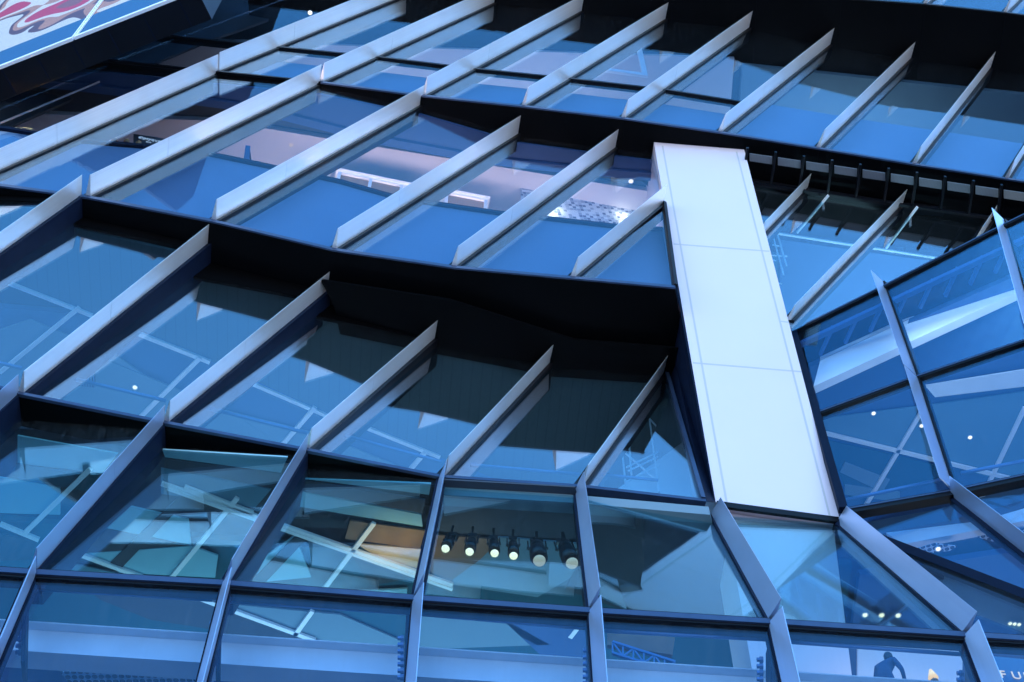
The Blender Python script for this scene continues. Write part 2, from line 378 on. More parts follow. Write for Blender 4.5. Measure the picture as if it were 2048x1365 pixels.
# row B (vertical storey)
colB = plane3(Bb[2], Bb[4], Bt[2])
cut407 = colB.hit(1322, 407); cut292 = colB.hit(1310, 296)
for k in range(-1, 4): fin(Bb[k], Bt[k], N_B, seam=.3)
fin(Bb[4], cut407, N_B, seam=0)
for k in range(-3, 3): pane(Bb[k], Bb[k + 1], Bt[k + 1], Bt[k], 'gA')
pane_tri([Bb[3], Bb[4], cut407, cut292, lerp(Bt[3], Bt[4], .12), Bt[3]], 'gA', N_B)
pane_tri([Bb[4], Bb[5], cut407 + V((.12, 0, -.3))], 'gA', N_B)
for k in range(-3, 5): strip(Bb[k], Bb[k + 1], .13, .25, 'sill', "sill")
mb = MB(); mb.bar(Bb[5] + V((0, 0, 0)), cut407 + V((.08, .0, .0)), .1, .16); part("mullion", mb, 'black')
for k in range(-3, 3): strip(Bt[k], Bt[k + 1], .12, .25, 'black', "head_frame")
# row A
N_A = N_B
for k in range(-1, 8): fin(Ab[k], At[k], N_A, seam=.36 if k < 4 else .33, depth=.62)
trA = .285
for k in range(-3, 8):
    if k < 4:
        l, r = lerp(Ab[k], At[k], trA), lerp(Ab[k + 1], At[k + 1], trA if k < 3 else trA)
        pane(Ab[k], Ab[k + 1], r, l, 'gA'); pane(l, r, At[k + 1], At[k], 'gA')
        if k >= -3: strip(l, r, .10, .2, 'black')
    else:
        pane(Ab[k], Ab[k + 1], At[k + 1], At[k], 'gA')
    strip(Ab[k], Ab[k + 1], .13 if k > -1 else .08, .25, 'sill' if k > -1 else 'black', "sill")
    strip(At[k], At[k + 1], .12, .25, 'black', "head_frame")
# row C : glass set back on the left side of each bay, like overlapping scales
N_C = V((.12, -1, 0)).normalized()
recC = {-2: (.1, 0, .05, .5), -1: (.1, 0, .05, .55), 0: (.12, 0, .02, .55), 1: (.06, 0, .02, .42), 2: (.03, 0, 0, .2), 3: (0, 0, 0, .06)}
Ctp = {}
for k in range(-1, 5): fin(Cb[k], Ct[k], N_C, seam=.42, depth=.58, m='fin', inner=.9, mm='navy' if k < 2 else 'black')
for k in range(-2, 4):
    Ctp[k] = pane(Cb[k], Cb[k + 1], Ct[k + 1], Ct[k], 'gC', rec=recC[k], nrm=N_C, n=20)
    strip(Cb[k], Cb[k + 1], .10, .3, 'sill', "sill")
c4 = pane_tri([Cb[4], Cb[5], Ct[4]], 'gC', N_C)
strip(Cb[4], Cb[5], .10, .3, 'sill', "sill")
# row D : leans back
N_D = V((.0875, -1, .0)).normalized()
recD = {-2: (.05, 0, .05, .6), -1: (.05, 0, .1, .6), 0: (.05, 0, .05, .55), 1: (0, 0, .0, .36), 2: (0, 0, 0, .06), 3: (0, 0, 0, 0), 4: (0, 0, 0, 0)}
for k in range(-1, 6):
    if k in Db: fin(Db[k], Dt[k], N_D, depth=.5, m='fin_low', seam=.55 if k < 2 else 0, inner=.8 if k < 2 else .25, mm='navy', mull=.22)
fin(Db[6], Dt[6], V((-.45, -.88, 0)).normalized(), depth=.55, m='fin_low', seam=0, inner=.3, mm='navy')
Dtp = {}
for k in range(-2, 5):
    Dtp[k] = pane(Db[k], Db[k + 1], Dt[k + 1], Dt[k], 'gD', rec=recD[k], nrm=N_D, n=20)
# folded bay right of the column
def tri3(a, b, c, m):
    n = (b - a).cross(c - a).normalized(); n = -n if n.y > 0 else n
    return pane_tri([a, b, c], m, n)
tri3(Dt[5], Db[6], Dt[6], 'gF'); tri3(Db[5], Db[6], Dt[5], 'gD')
mb = MB(); mb.bar(Dt[5] + V((0, -.03, -.1)), Db[6] + V((0, -.03, 0)), .22, .2); part("fold_beam", mb, 'navy')
pane(Db[6], Db[7], Dt[7], Dt[6], 'gF')
# row E : vertical base storey
Eb = {k: V((p.x, p.y, Z0)) for k, p in Db.items()}
for k in range(-1, 7):
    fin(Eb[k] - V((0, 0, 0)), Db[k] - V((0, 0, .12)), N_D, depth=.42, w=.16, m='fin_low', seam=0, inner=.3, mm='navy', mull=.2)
for k in range(-2, 7):
    pane(Eb[k], Eb[k + 1], Db[k + 1] - V((0, 0, .2)), Db[k] - V((0, 0, .2)), 'gE')
    strip(Db[k] - V((0, 0, .0)), Db[k + 1] - V((0, 0, .0)), .045, .25, 'black', "transom")
    strip(Db[k] - V((0, 0, .048)), Db[k + 1] - V((0, 0, .048)), .13, .25, 'sill', "transom", out=.06)
    strip(Db[k] - V((0, 0, .181)), Db[k + 1] - V((0, 0, .181)), .06, .25, 'black', "transom", out=.02)

# soffits: black underside boards from the front edge of a storey back to the glass below
def soffit(fr, bk, z_up=.12, m='soffit', name="soffit"):
    for i in range(len(fr) - 1):
        mb = MB(); mb.prism([fr[i], fr[i + 1], bk[i + 1], bk[i]], V((0, 0, z_up))); part(name, mb, m)
inn = V((0, .35, 0))
fr = [Bb[k] - V((0, -.02, .135)) for k in range(-2, 6)]
bk = [Ct[k] + V((0, .9, -.0)) for k in (-2, -2, -1, 0, 1, 2, 3, 4)]; bk[0] = bk[1] + V((-3, -.5, 0))
bk = [V((p.x, p.y, fr[0].z)) for p in bk]
bk[-1] = V((5.2, 23.5, fr[0].z)); fr[-1] = Bb[5] - V((0, -.02, .135))
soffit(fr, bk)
fr = [Ab[k] - V((0, -.02, .135)) for k in range(-1, 9)]
bk = [V((p.x, p.y, fr[0].z)) for p in [Bt[-1] + inn, Bt[0] + inn, Bt[1] + inn, Bt[2] + inn, Bt[3] + inn, V((7, 22.6, 0)), V((10.2, 22.0, 0)), V((13.4, 22.4, 0)), V((16.5, 22.8, 0)), V((19.6, 23.2, 0))]]
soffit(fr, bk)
Zb = {i: p for i, p in enumerate([atz(1850, 8, ZT), atz(2010, 25, ZT)])}
for k in range(-1, -9, -1): Zb[k] = Zb[k + 1] + V((-3.0, -.22, 0))
for k in (2, 3): Zb[k] = Zb[k - 1] + V((3.0, .4, 0))
Zt = {k: p + V((4.2, .1, 7)) for k, p in Zb.items()}
for k in range(-8, 3):
    pane(Zb[k], Zb[k + 1], Zt[k + 1], Zt[k], 'gA'); strip(Zb[k], Zb[k + 1], .13, .25, 'black', "sill")
for k in range(-3, 3): fin(Zb[k], Zt[k], N_A, seam=0)
fr = [Zb[k] - V((0, -.02, .135)) for k in range(-8, 4)]
soffit(fr, [p + V((0, 4.5, 0)) for p in fr])
# wedge soffits between rows C and D, and under row-A bays on the left
for k in range(-2, 3):
    a, b = Cb[k] - V((0, -.05, .105)), Cb[k + 1] - V((0, -.05, .105))
    mb = MB(); mb.prism([a, b, V((Dt[k].x if k in Dt else a.x, a.y + 1.1, a.z)) if False else b + V((0, .8, 0)), a + V((0, .8, 0))], V((0, 0, .06))); part("soffit", mb, 'soffit')

# ------------------------------------------------------------------ white clad column
hx = V((1, .0875, 0)).normalized()
cf = atz(1456, 1026, ZC); ct = atz(1325, 292, 45.0)
colpl = Pl(cf, n=hx.cross((ct - cf).normalized()))
if colpl.n.y > 0: colpl.n = -colpl.n
cn = colpl.n
def colpt(x, y): return colpl.hit(x, y)
TL, TR_, BL, BR = colpt(1309, 292), colpt(1490, 306), colpt(1432, 1008), colpt(1680, 1041)
ax = (lerp(TL, TR_, .5) - lerp(BL, BR, .5)).normalized()
def ext(p, q, s): return p + (p - q).normalized() * s
TLx, TRx = ext(TL, BL, .7), ext(TR_, BR, .7)
mb = MB(); mb.prism([BL, BR, TRx, TLx], -cn * 1.9); part("column", mb, 'white')
# lower run of the column inside the glass
BLi, BRi = ext(BL, TL, 16), ext(BR, TR_, 16)
sh = -cn * .25
mb = MB(); mb.prism([BL + sh + V((.25, 0, -.05)), BR + sh + V((-.1, 0, -.05)), BRi + sh + V((-1.2, 2.0, 0)), BLi + sh + V((.6, 2.0, 0))], -cn * 1.4); part("column_base", mb, 'white')
# panel joints: shallow recessed lines shown as thin grey gasket strips 3 mm proud
def cjoint(p, q, wpx=5):
    a, b = colpt(*p), colpt(*q); t = (b - a).normalized(); s_ = t.cross(cn).normalized() * (.026)
    mb = MB(); mb.prism([a - s_ + cn * .003, a + s_ + cn * .003, b + s_ + cn * .003, b - s_ + cn * .003], -cn * .02); part("panel_joint", mb, 'joint')
cjoint((1325, 292), (1457, 1026)); cjoint((1473, 304), (1661, 1039))
cjoint((1347, 488.5), (1539, 503)); cjoint((1386, 726), (1603, 744)); cjoint((1560, 643), (1577, 645))
# dark return side of the column towards row C
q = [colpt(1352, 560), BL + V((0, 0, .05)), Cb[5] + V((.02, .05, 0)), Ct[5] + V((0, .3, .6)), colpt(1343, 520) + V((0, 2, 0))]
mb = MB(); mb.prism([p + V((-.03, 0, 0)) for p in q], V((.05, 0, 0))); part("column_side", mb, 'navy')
mb = MB(); mb.bar(Cb[5] + V((-.06, -.03, 0)), Ct[5] + V((-.06, -.03, 0)), .1, .1); part("mullion", mb, 'sill')
mb = MB(); mb.bar(BL + cn * .03 - ax * .05, BR + cn * .03 - ax * .05, .16, .09, up=cn); part("column_shoe", mb, 'black')

# ------------------------------------------------------------------ wing on the right (F) and the set-back bay above it (H)
N_F = V((-.36, -1, 0)).normalized()
F2 = [atz(1690, 1022, ZC), atz(1907, 984, ZC), None]; F2[2] = F2[1] + V((2.7, -.75, 0))
F0 = [atz(1588, 664, ZB), atz(1769, 574, ZB), atz(2012, 450, ZB)]
F1_ = [atz(1630, 830, 33.3), atz(1833, 756, 33.5), None]; F1_[2] = V((13.0, 18.9, 33.6))
F0.append(F0[2] + V((3, -1.8, 0))); F1_.append(F1_[2] + V((3, -1.5, 0))); F2.append(F2[2] + V((2.8, -.9, 0)))
for k in range(3):
    pane(F1_[k], F1_[k + 1], F0[k + 1], F0[k], 'gF', nrm=N_F); pane(F2[k], F2[k + 1], F1_[k + 1], F1_[k], 'gF', nrm=N_F)
    for row, hh in ((F0, .15), (F1_, .15), (F2, .22)):
        strip(row[k] + V((0, 0, .08)), row[k + 1] + V((0, 0, .08)), hh, .2, 'black', "transom")
        strip(row[k] + V((0, 0, .04)), row[k + 1] + V((0, 0, .04)), .05, .1, 'sill', "transom", out=.05)
nF = V((-.77, -.64, 0)).normalized()
for k in (1, 2):
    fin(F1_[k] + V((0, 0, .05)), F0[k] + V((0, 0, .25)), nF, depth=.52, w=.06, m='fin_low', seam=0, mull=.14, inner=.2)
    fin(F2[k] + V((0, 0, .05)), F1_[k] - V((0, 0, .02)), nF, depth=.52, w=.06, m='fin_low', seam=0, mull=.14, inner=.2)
mb = MB(); mb.bar(F2[0] + V((-.05, -.02, 0)), F0[0] + V((-.05, -.02, 0)), .2, .2); part("mullion", mb, 'navy')
# bay H
Ht = [atz(1440, 350, 45.0), atz(1611, 376, 45.0), atz(1802, 407, 45.0), atz(1994, 419, 45.0), None]; Ht[4] = Ht[3] + V((3.1, .3, 0))
Hb = [Ht[1] + V((-4.75, -.1, -8)), atz(1577, 641, ZB), atz(1960, 471, ZB)]
Hb = [F0[0] + V((-3.0, .2, 0)), F0[0] + V((-.05, -.1, 0)), V((10.0, 19.35, ZB)), atz(1960, 471, ZB), F0[3]]
hb2 = atz(1577, 641, ZB)
h1b = Ht[1] + (hb2 - Ht[2])
H_pl = plane3(hb2, Ht[1], Ht[2])
def hp(x, y): return H_pl.hit(x, y)
fin(hp(1518, 474), Ht[1], N_B, depth=.5, seam=0); fin(hb2, Ht[2], N_B, depth=.5, seam=0); fin(hp(1952, 482), hp(1994, 419), N_B, depth=.5, seam=0)
N_H = H_pl.n
pane_tri([hp(1480, 505), hp(1611, 376), hp(1480, 352)], 'gC', N_H)
pane_tri([hp(1480, 515), hp(1545, 655), hb2, Ht[2], Ht[1]], 'gC', N_H)
pane_tri([hb2, hp(1585, 660), hp(1952, 490), hp(1994, 419), Ht[2]], 'gC', N_H)
pane_tri([hp(1956, 490), hp(2150, 395), hp(2150, 440), hp(1994, 419)][:3] + [hp(1994, 419)], 'gC', N_H)
Ht[3] = hp(1994, 419); Ht[4] = hp(2150, 437)
mb = MB(); mb.prism([F0[0], F0[1], F0[2], F0[3], V((F0[3].x, 22.5, ZB)), V((F0[0].x, 22.5, ZB))], V((0, 0, .06))); part("wing_roof", mb, 'black')
for k in range(0, 4): strip(Ht[k], Ht[k + 1], .14, .3, 'black', "head_frame")
# perforated light-catching strip under row A with dark dividers
def perf_strip():
    top = [(1495, 297), (2060, 382)]; bot = [(1495, 319), (2060, 405)]
    zz = 44.7
    n = 10
    for i in range(n):
        a0, a1 = i / n + .008, (i + 1) / n - .012
        P = [atz(lerp(1495, 2060, t), lerp(y0, y1, t), zz) for t, (y0, y1) in ((a0, (307, 388)), (a1, (307, 388)), (a1, (322, 405)), (a0, (322, 405)))]
        vs, fs = extr(P, V((0, 0, .03))); uv = [(p.x, p.y) for p in vs]
        link("perforated_panel", vs, fs, 'perf', TWR, uv)
perf_strip()
for i in range(11):
    t = i / 10
    a = atz(lerp(1495, 2060, t), lerp(296, 378, t), 44.62); b = atz(lerp(1495, 2060, t) - 10, lerp(366, 448, t), 44.62)
    mb = MB(); mb.bar(a, b, .07, .1); part("divider", mb, 'black')

mb = MB(); mb.bar(atz(1490, 366, 44.6), atz(2080, 450, 44.6), .09, .12); part("divider", mb, 'black')
# black head panels where the row C panes slip up behind the soffit
for k, f_ in {-2: .06, -1: .07, 0: .13, 1: .12, 2: .06, 3: .05}.items():
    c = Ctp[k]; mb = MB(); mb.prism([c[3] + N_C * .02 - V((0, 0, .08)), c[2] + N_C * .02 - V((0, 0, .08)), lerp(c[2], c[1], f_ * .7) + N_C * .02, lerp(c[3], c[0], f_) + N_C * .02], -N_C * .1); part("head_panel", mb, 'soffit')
# joints between the soffit boards
def sjoint(a, b, m='seam'):
    mb = MB(); mb.bar(a - V((0, 0, .006)), b - V((0, 0, .006)), .03, .012); part("soffit_joint", mb, m)
for k in range(0, 9): sjoint(V((Ab[k].x, Ab[k].y + .1, ZA - .137)), V((Ab[k].x + .1, Ab[k].y + (1.2 if k < 4 else 4), ZA - .137)))
for k in range(-8, 3): sjoint(V((Zb[k].x, Zb[k].y + .1, ZT - .137)), V((Zb[k].x + .1, Zb[k].y + 4.0, ZT - .137)))
# ------------------------------------------------------------------ shell: slabs, roof, back and side walls
def slab(z0, z1, pts, m='ceil_dark', name="floor_slab"):
    mb = MB(); mb.prism([V((x, y, z0)) for x, y in pts], V((0, 0, z1 - z0))); part(name, mb, m)
BK = 40
slab(53.6, 54.3, [(-30, 18.2), (30, 21.5), (30, BK), (-30, BK)])
slab(45.5, 46.1, [(-30, 16.6), (-9, 16.9), (5, 19), (20, 21.5), (30, 22.5), (30, BK), (-30, BK)])
slab(37.2, 37.8, [(-30, 17.2), (-11, 17.6), (-5, 19.2), (1, 21.5), (4.4, 22.6), (7.4, 22.6), (8.2, 21.2), (13.5, 18.3), (18, 16.5), (30, 16.5), (30, BK), (-30, BK)])
slab(29.7, 30.2, [(-30, 18.3), (-10.8, 19.0), (-7.7, 19.6), (-4.6, 20.4), (-1.6, 21.0), (1.6, 21.4), (7.7, 22.2), (10.2, 21.6), (13, 20.6), (30, 18), (30, BK), (-30, BK)])
slab(14.2, 15, [(-30, 15.5), (30, 21), (30, BK), (-30, BK)])
slab(60.6, 61.2, [(-34, 14), (34, 18), (34, BK), (-34, BK)], 'soffit', "roof")
mb = MB(); mb.prism([V((-30, BK, 0)), V((30, BK, 0)), V((30, BK + .4, 0)), V((-30, BK + .4, 0))], V((0, 0, 61))); part("back_wall", mb, 'wall')
for x in (-30, 30):
    mb = MB(); mb.prism([V((x, 16 if x < 0 else 21, 0)), V((x + .4, 16 if x < 0 else 21, 0)), V((x + .4, BK, 0)), V((x, BK, 0))], V((0, 0, 61))); part("side_wall", mb, 'wall')
mb = MB(); mb.prism([V((-30, 16.2, 0)), V((30, 21, 0)), V((30, BK, 0)), V((-30, BK, 0))], V((0, 0, 14.1))); part("podium", mb, 'wall')

# ------------------------------------------------------------------ interiors: ceilings
def cpoly(px, z, m, t=.05, name="ceiling_panel", along=None):
    P = [atz(x, y, z) for x, y in px]
    vs, fs = extr(P, V((0, 0, t))); d = (P[1] - P[0]).normalized()
    if along: q_ = (atz(*along[1], z) - atz(*along[0], z)).normalized(); d = V((q_.y, -q_.x, 0))
    e = V((-d.y, d.x, 0))
    uv = [((p - P[0]).dot(d), (p - P[0]).dot(e)) for p in vs]
    return link(name, vs, fs, m, TWR, uv)
def cbar(p, q, z, w=.12, t=.1, m='bar', name="ceiling_bar"):
    mb = MB(); mb.bar(atz(*p, z), atz(*q, z), w, t); return part(name, mb, m)
def ppoly(px, pl, m, t=.05, name="wall_panel"):
    P = [pl.hit(x, y) for x, y in px]; vs, fs = extr(P, -pl.n * t); d = (P[1] - P[0]).normalized(); e = pl.n.cross(d)
    uv = [((p - P[0]).dot(d), (p - P[0]).dot(e)) for p in vs]
    return link(name, vs, fs, m, TWR, uv)
# --- row B: spandrel behind the lower glass, pale ceiling above
slab(45.1, 45.4, [(-16, 17.6), (-9, 17.9), (5, 20.4), (5, 30), (-16, 30)], 'ceil', "ceiling")
Bpl = plane3(Bb[0], Bb[3], Bt[1])
sp = Bpl.back(.45)
tops = [(-150, 240), (20, 262), (150, 284), (386, 304), (530, 334), (680, 366), (800, 400), (998, 429), (1061, 436), (1227, 455), (1330, 462)]
bots = [(1360, 600), (900, 560), (420, 470), (170, 420), (-150, 370)]
ppoly(tops + bots, sp, 'span', .3, "spandrel")
for a, b in zip(tops[:-1], tops[1:]):
    A_, B_ = sp.hit(*a), sp.hit(*b); mb = MB(); mb.bar(A_ + V((0, -.04, .0)), B_ + V((0, -.04, .0)), .1, .14); part("sill_rail", mb, 'navy')
bd = [(-40, 150), (140, 168), (369, 195), (468, 208), (560, 227), (670, 255), (750, 275), (916, 306), (970, 316), (1124, 333), (1330, 352)]
mb = MB(); mb.prism([V((p.x, p.y + .22, 44.98)) for p in [Bt[k] for k in (-2, -1, 0, 1, 2, 3)] + [lerp(Bt[3], Bt[4], .5)]] + [atz(x, y, 44.98) for x, y in bd[::-1]], V((0, 0, .1))); part("bulkhead", mb, 'ceil_mid')
cpoly([(x, y - 2) for x, y in bd] + [(x, y + 13) for x, y in bd[::-1]], 44.8, 'ceil_mid', .25, "ceiling_beam")
# --- row A: spandrel below the transom and ceiling above
slab(53.2, 53.5, [(-16, 18), (8, 18.8), (8, 30), (-16, 30)], 'ceil', "ceiling")
slab(53.0, 53.3, [(8.3, 19), (22, 20.5), (22, 30), (8.3, 30)], 'ceil_dim', "ceiling")
for k in range(-1, 8):
    lo_a, lo_b = Ab[k], Ab[k + 1]; f = .27 if k < 4 else .42
    mb = MB(); mb.prism([p + V((0, .45, 0)) for p in (lo_a, lo_b, lerp(lo_b, At[k + 1], f), lerp(lo_a, At[k], f))], V((0, .2, 0))); part("spandrel", mb, 'span')
# --- row C ceiling: boards near the glass, dark recess, grey panels behind
slab(36.7, 36.95, [(-16, 19.6), (-5, 20.6), (4, 24), (4, 34), (-16, 34)], 'ceil_mid', "ceiling")
def C_bay(x0, y0, poly, m): pass
def at_height(a, b, z): return lerp(a, b, (z - a.z) / (b.z - a.z))
edge = []
for k in range(-2, 4):
    c = Ctp[k]; edge += [at_height(c[3], c[0], 36.5) - N_C * .12, at_height(c[2], c[1], 36.5) - N_C * .12]
inner_ = [atz(x, y, 36.5) for x, y in [(1400, 1100), (1100, 1000), (880, 915), (660, 832), (455, 736), (185, 630), (-60, 545)]]
P_ = edge + [Ct[4] + V((.6, .3, -.5))] + inner_; vs, fs = extr(P_, V((0, 0, .1)))
q_ = (atz(158, 600, 36.5) - atz(150, 480, 36.5)).normalized(); d_ = V((q_.y, -q_.x, 0))
link("ceiling_panel", vs, fs, 'board', TWR, [(p.dot(d_), p.dot(q_)) for p in vs])
cpoly([(640, 560), (900, 600), (1150, 680), (1400, 700), (1400, 772), (1281, 766), (1090, 753), (1042, 741), (854, 705), (806, 695), (680, 669), (667, 610)], 36.42, 'soffit', .07, "bulkhead")
cpoly([(0, 660), (60, 640), (230, 710), (300, 760), (200, 900), (-60, 860)], 36.45, 'ceil_dim', .06)
cpoly([(120, 690), (175, 705), (380, 790), (470, 830), (560, 890), (300, 880), (60, 800)], 36.4, 'ceil_dim', .06)
cpoly([(420, 815), (640, 870), (860, 960), (400, 900), (330, 850)], 36.42, 'ceil_dim', .06)
cbar((0, 560), (185, 632), 36.4, .1, .08, 'beam'); cbar((245, 655), (420, 725), 36.4, .12, .08, 'beam'); cbar((475, 755), (660, 835), 36.4, .1, .08, 'beam'); cbar((705, 845), (880, 915), 36.4, .1, .08, 'beam')
cbar((0, 745), (158, 616), 36.3, .11); cbar((275, 840), (400, 716), 36.3); cbar((560, 895), (630, 815), 36.3); cbar((820, 940), (850, 905), 36.3)
cpoly([(151, 743), (190, 746), (190, 776), (151, 772)], 36.33, 'vent', .05, "vent_grille")
# --- rows D and E share one tall hall with a coffered ceiling
zc = 29.15
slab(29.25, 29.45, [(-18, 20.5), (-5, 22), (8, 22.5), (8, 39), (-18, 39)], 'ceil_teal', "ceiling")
# reflected fins and panes, with hall ceiling, painted as pale and dark facets
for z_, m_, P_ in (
    (.00, 'ceil_refl', [(35, 872), (235, 908), (205, 947), (35, 927)]), (.02, 'ceil_teal', [(35, 928), (200, 950), (185, 985), (15, 955)]),
    (.04, 'ceil_refl', [(-60, 945), (120, 977), (120, 1030), (-60, 1025)]), (.06, 'ceil_dark', [(-60, 1058), (75, 1082), (60, 1120), (-60, 1125)]),
    (.00, 'ceil_refl', [(325, 900), (575, 915), (562, 946), (330, 915)]), (.02, 'ceil_dark', [(320, 916), (560, 948), (545, 975), (322, 935)]),
    (.04, 'ceil_grey', [(322, 936), (542, 980), (510, 1016), (322, 988)]), (.01, 'ceil_refl', [(262, 1014), (377, 1040), (382, 1090), (215, 1057)]),
    (.00, 'ceil_dark', [(215, 1059), (385, 1091), (165, 1107)]), (.03, 'ceil_refl', [(172, 1108), (382, 1093), (436, 1112), (430, 1156), (240, 1146)]),
    (.02, 'ceil_grey', [(130, 1125), (240, 1148), (230, 1165), (120, 1160)]), (.06, 'ceil_dark', [(360, 992), (385, 990), (240, 1140), (212, 1134)]),  # last strip: a diagonal shadow put in as a dark panel
    (.00, 'ceil_refl', [(605, 985), (842, 1030), (845, 1054), (600, 1014)]), (.02, 'ceil_dark', [(605, 962), (850, 1000), (846, 1028), (605, 983)]),
    (.03, 'ceil_refl', [(600, 958), (862, 968), (858, 990), (640, 962)]), (.00, 'ceil_refl', [(505, 1130), (590, 1072), (622, 1155), (520, 1165)]),
    (.05, 'ceil_dark', [(702, 1110), (828, 1156), (742, 1172)]), (.06, 'ceil_dark', [(588, 1076), (612, 1080), (525, 1172), (500, 1166)]),  # last strip: second diagonal shadow, also laid as a dark panel
    (.02, 'ceil_refl', [(690, 1184), (815, 1178), (812, 1200), (640, 1198)]),
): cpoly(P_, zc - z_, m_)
cpoly([(450, 1300), (470, 1210), (680, 1230), (820, 1290), (800, 1340)], zc, 'ceil_dim')
for p, q in (((0, 1048), (78, 1080)), ((50, 1066), (181, 938)), ((146, 1104), (630, 1281)), ((342, 1157), (475, 996)), ((323, 967), (905, 1170)), ((369, 974), (506, 1027)), ((648, 1178), (748, 1046)), ((590, 1270), (625, 1222)), ((1140, 1275), (1175, 1230))):
    cbar(p, q, zc - .08, .105, .08)
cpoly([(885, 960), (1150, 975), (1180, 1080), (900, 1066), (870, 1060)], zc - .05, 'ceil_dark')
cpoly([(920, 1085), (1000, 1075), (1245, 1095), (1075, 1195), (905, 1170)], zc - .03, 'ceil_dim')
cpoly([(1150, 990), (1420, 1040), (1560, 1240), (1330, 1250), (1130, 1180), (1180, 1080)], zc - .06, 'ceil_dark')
cpoly([(885, 990), (1150, 1006), (1420, 1030), (1425, 1048), (1150, 1028), (890, 1012)], zc - .35, 'ceil_dim', .3, "ceiling_beam")
cpoly([(895, 1075), (1002, 1078), (960, 1110), (900, 1165), (840, 1130)], zc - .02, 'brown', .05)
cpoly([(700, 1042), (850, 1062), (840, 1098), (690, 1078)], zc - .04, 'brown', .05)
cpoly([(712, 1088), (852, 1100), (848, 1140), (760, 1118)], zc - .04, 'tan', .05)
cpoly([(868, 1070), (1000, 1080), (960, 1120), (905, 1160), (860, 1145)], zc - .06, 'brown', .05)
# steel I-beams behind the base glass, with bolted ends
Epl = Pl(Db[2], n=N_D)
bp = Epl.back(.9)
def ibeam(p0, p1, hpx, pl, m='steel', dep=.35, name="steel_beam"):
    a, b = pl.hit(*p0), pl.hit(*p1); t = (b - a).normalized(); h = (pl.hit(p0[0], p0[1] + hpx) - a).length
    mb = MB(); n = pl.n
    mb.prism([a - n * .12, a - n * .14, a - n * .14 - V((0, 0, h)), a - n * .12 - V((0, 0, h))], b - a)
    for dz in (0, -h):
        mb.prism([a + n * .06 + V((0, 0, dz)), a + n * .06 + V((0, 0, dz - .03)), a - n * dep + V((0, 0, dz - .03)), a - n * dep + V((0, 0, dz))], b - a)
    return part(name, mb, m)
ibeam((-80, 1238), (2100, 1382), 56, bp)
for k in range(0, 6):
    x0, y0 = [(52, 1195), (440, 1215), (815, 1245), (1185, 1270), (1540, 1288), (1940, 1315)][k]
    pl = Epl.back(.5); mb = MB()
    for i in range(7):
        c = pl.hit(x0 + (-7 if k < 4 else -14), y0 + 32 + i * 13); mb.tube(c, c + V((-.11, 0, 0)), .045, n=6); mb.tube(c + V((0, 0, 0)), c + V((-.06, 0, 0)), .06, n=10)
    part("bolt_row", mb, 'rail')
    a = pl.hit(x0, y0); b = pl.hit(x0 + (-4 if k < 4 else 0), y0 + 150)
    mb = MB(); mb.bar(a, b, .07, .5, up=N_D); part("mullion_plate", mb, 'navy')
cpoly([(120, 1345), (420, 1340), (440, 1420), (180, 1420)], 22.4, 'mesh', .03, "mesh_ceiling")
cpoly([(-60, 1296), (800, 1346), (1300, 1378), (1300, 1520), (-60, 1520)], 22.6, 'ceil_mid', .05)
cpoly([(150, 1160), (430, 1180), (440, 1262), (300, 1240), (200, 1200)], zc - .1, 'ceil_dark', .05)
cpoly([(440, 1215), (520, 1240), (640, 1285), (560, 1300), (440, 1290)], zc - .1, 'ceil_dark', .05)
cpoly([(830, 1225), (1000, 1235), (1100, 1290), (830, 1300)], zc - .1, 'ceil_dim', .05)
cpoly([(1000, 1235), (1180, 1250), (1180, 1330), (1080, 1310)], zc - .1, 'ceil_mid', .05)
cbar((335, 976), (905, 1178), zc - .1, .08, .1)
# rails just inside the glass
def rail(p, q, pl, r=.04):
    a, b = pl.hit(*p), pl.hit(*q); mb = MB(); mb.tube(a, b, r); o = part("rail", mb, 'rail', True)
rp = Epl.back(.3)
for p, q in (((461, 1203), (812, 1226)), ((834, 1228), (1186, 1258)), ((1210, 1262), (1545, 1280)), ((1577, 1284), (1935, 1310)), ((70, 1178), (425, 1200))): rail(p, q, rp)
Cpl = plane3(Cb[0], Cb[2], Ct[1]); C2pl = plane3(Cb[2], Cb[4], Ct[3])
for p, q in (((-60, 712), (44, 737)), ((126, 753), (332, 802)), ((413, 816), (615, 867))): rail(p, q, Cpl.back(.5), .045)
for p, q in (((690, 872), (885, 925)), ((940, 930), (1158, 949)), ((1203, 950), (1316, 961))): rail(p, q, C2pl.back(.3), .04)
Fpl = plane3(F2[0], F2[1], F1_[0])
for p, q in (((1693, 1000), (1895, 957)), ((1922, 947), (2070, 918))): rail(p, q, Fpl.back(.3), .045)
# --- wing F interior: pale edge beam, ribbed deck, ceiling with bars
fb = plane3(F1_[0], F1_[1], F0[0]).back(.7)
a0 = [(1640, 722), (2110, 503), (2110, 550), (1627, 773)]
ppoly(a0, fb, 'beam', .25, "edge_beam")
ppoly([(1640, 720), (2110, 501), (2110, 496), (1640, 714)], fb, 'steel', .5, "beam_flange")
slab(36.75, 36.95, [(8.2, 21.7), (13.5, 18.8), (22, 16), (26, 36), (8.2, 36)], 'ceil_mid', "ceiling")
for i in range(9):
    x = 1640 + i * 50; y = 690 - i * 23.5
    cbar((x, y + 20), (x + 26, y - 36), 36.6, .08, .12, 'ceil_mid', "deck_rib")
cbar((1600, 690), (2080, 465), 36.55, .14, .14, 'ceil_mid', "deck_rib")
cpoly([(1640, 870), (1630, 840), (1850, 812), (2080, 780), (2080, 985), (1795, 900)], 36.6, 'ceil_grey', .05)
cpoly([(1850, 772), (2080, 735), (2080, 770), (1870, 795)], 36.5, 'beam', .05)
for p, q in (((1652, 867), (2020, 957)), ((1846, 818), (1731, 1012)), ((2050, 815), (1956, 1012))): cbar(p, q, 36.5, .11, .08)
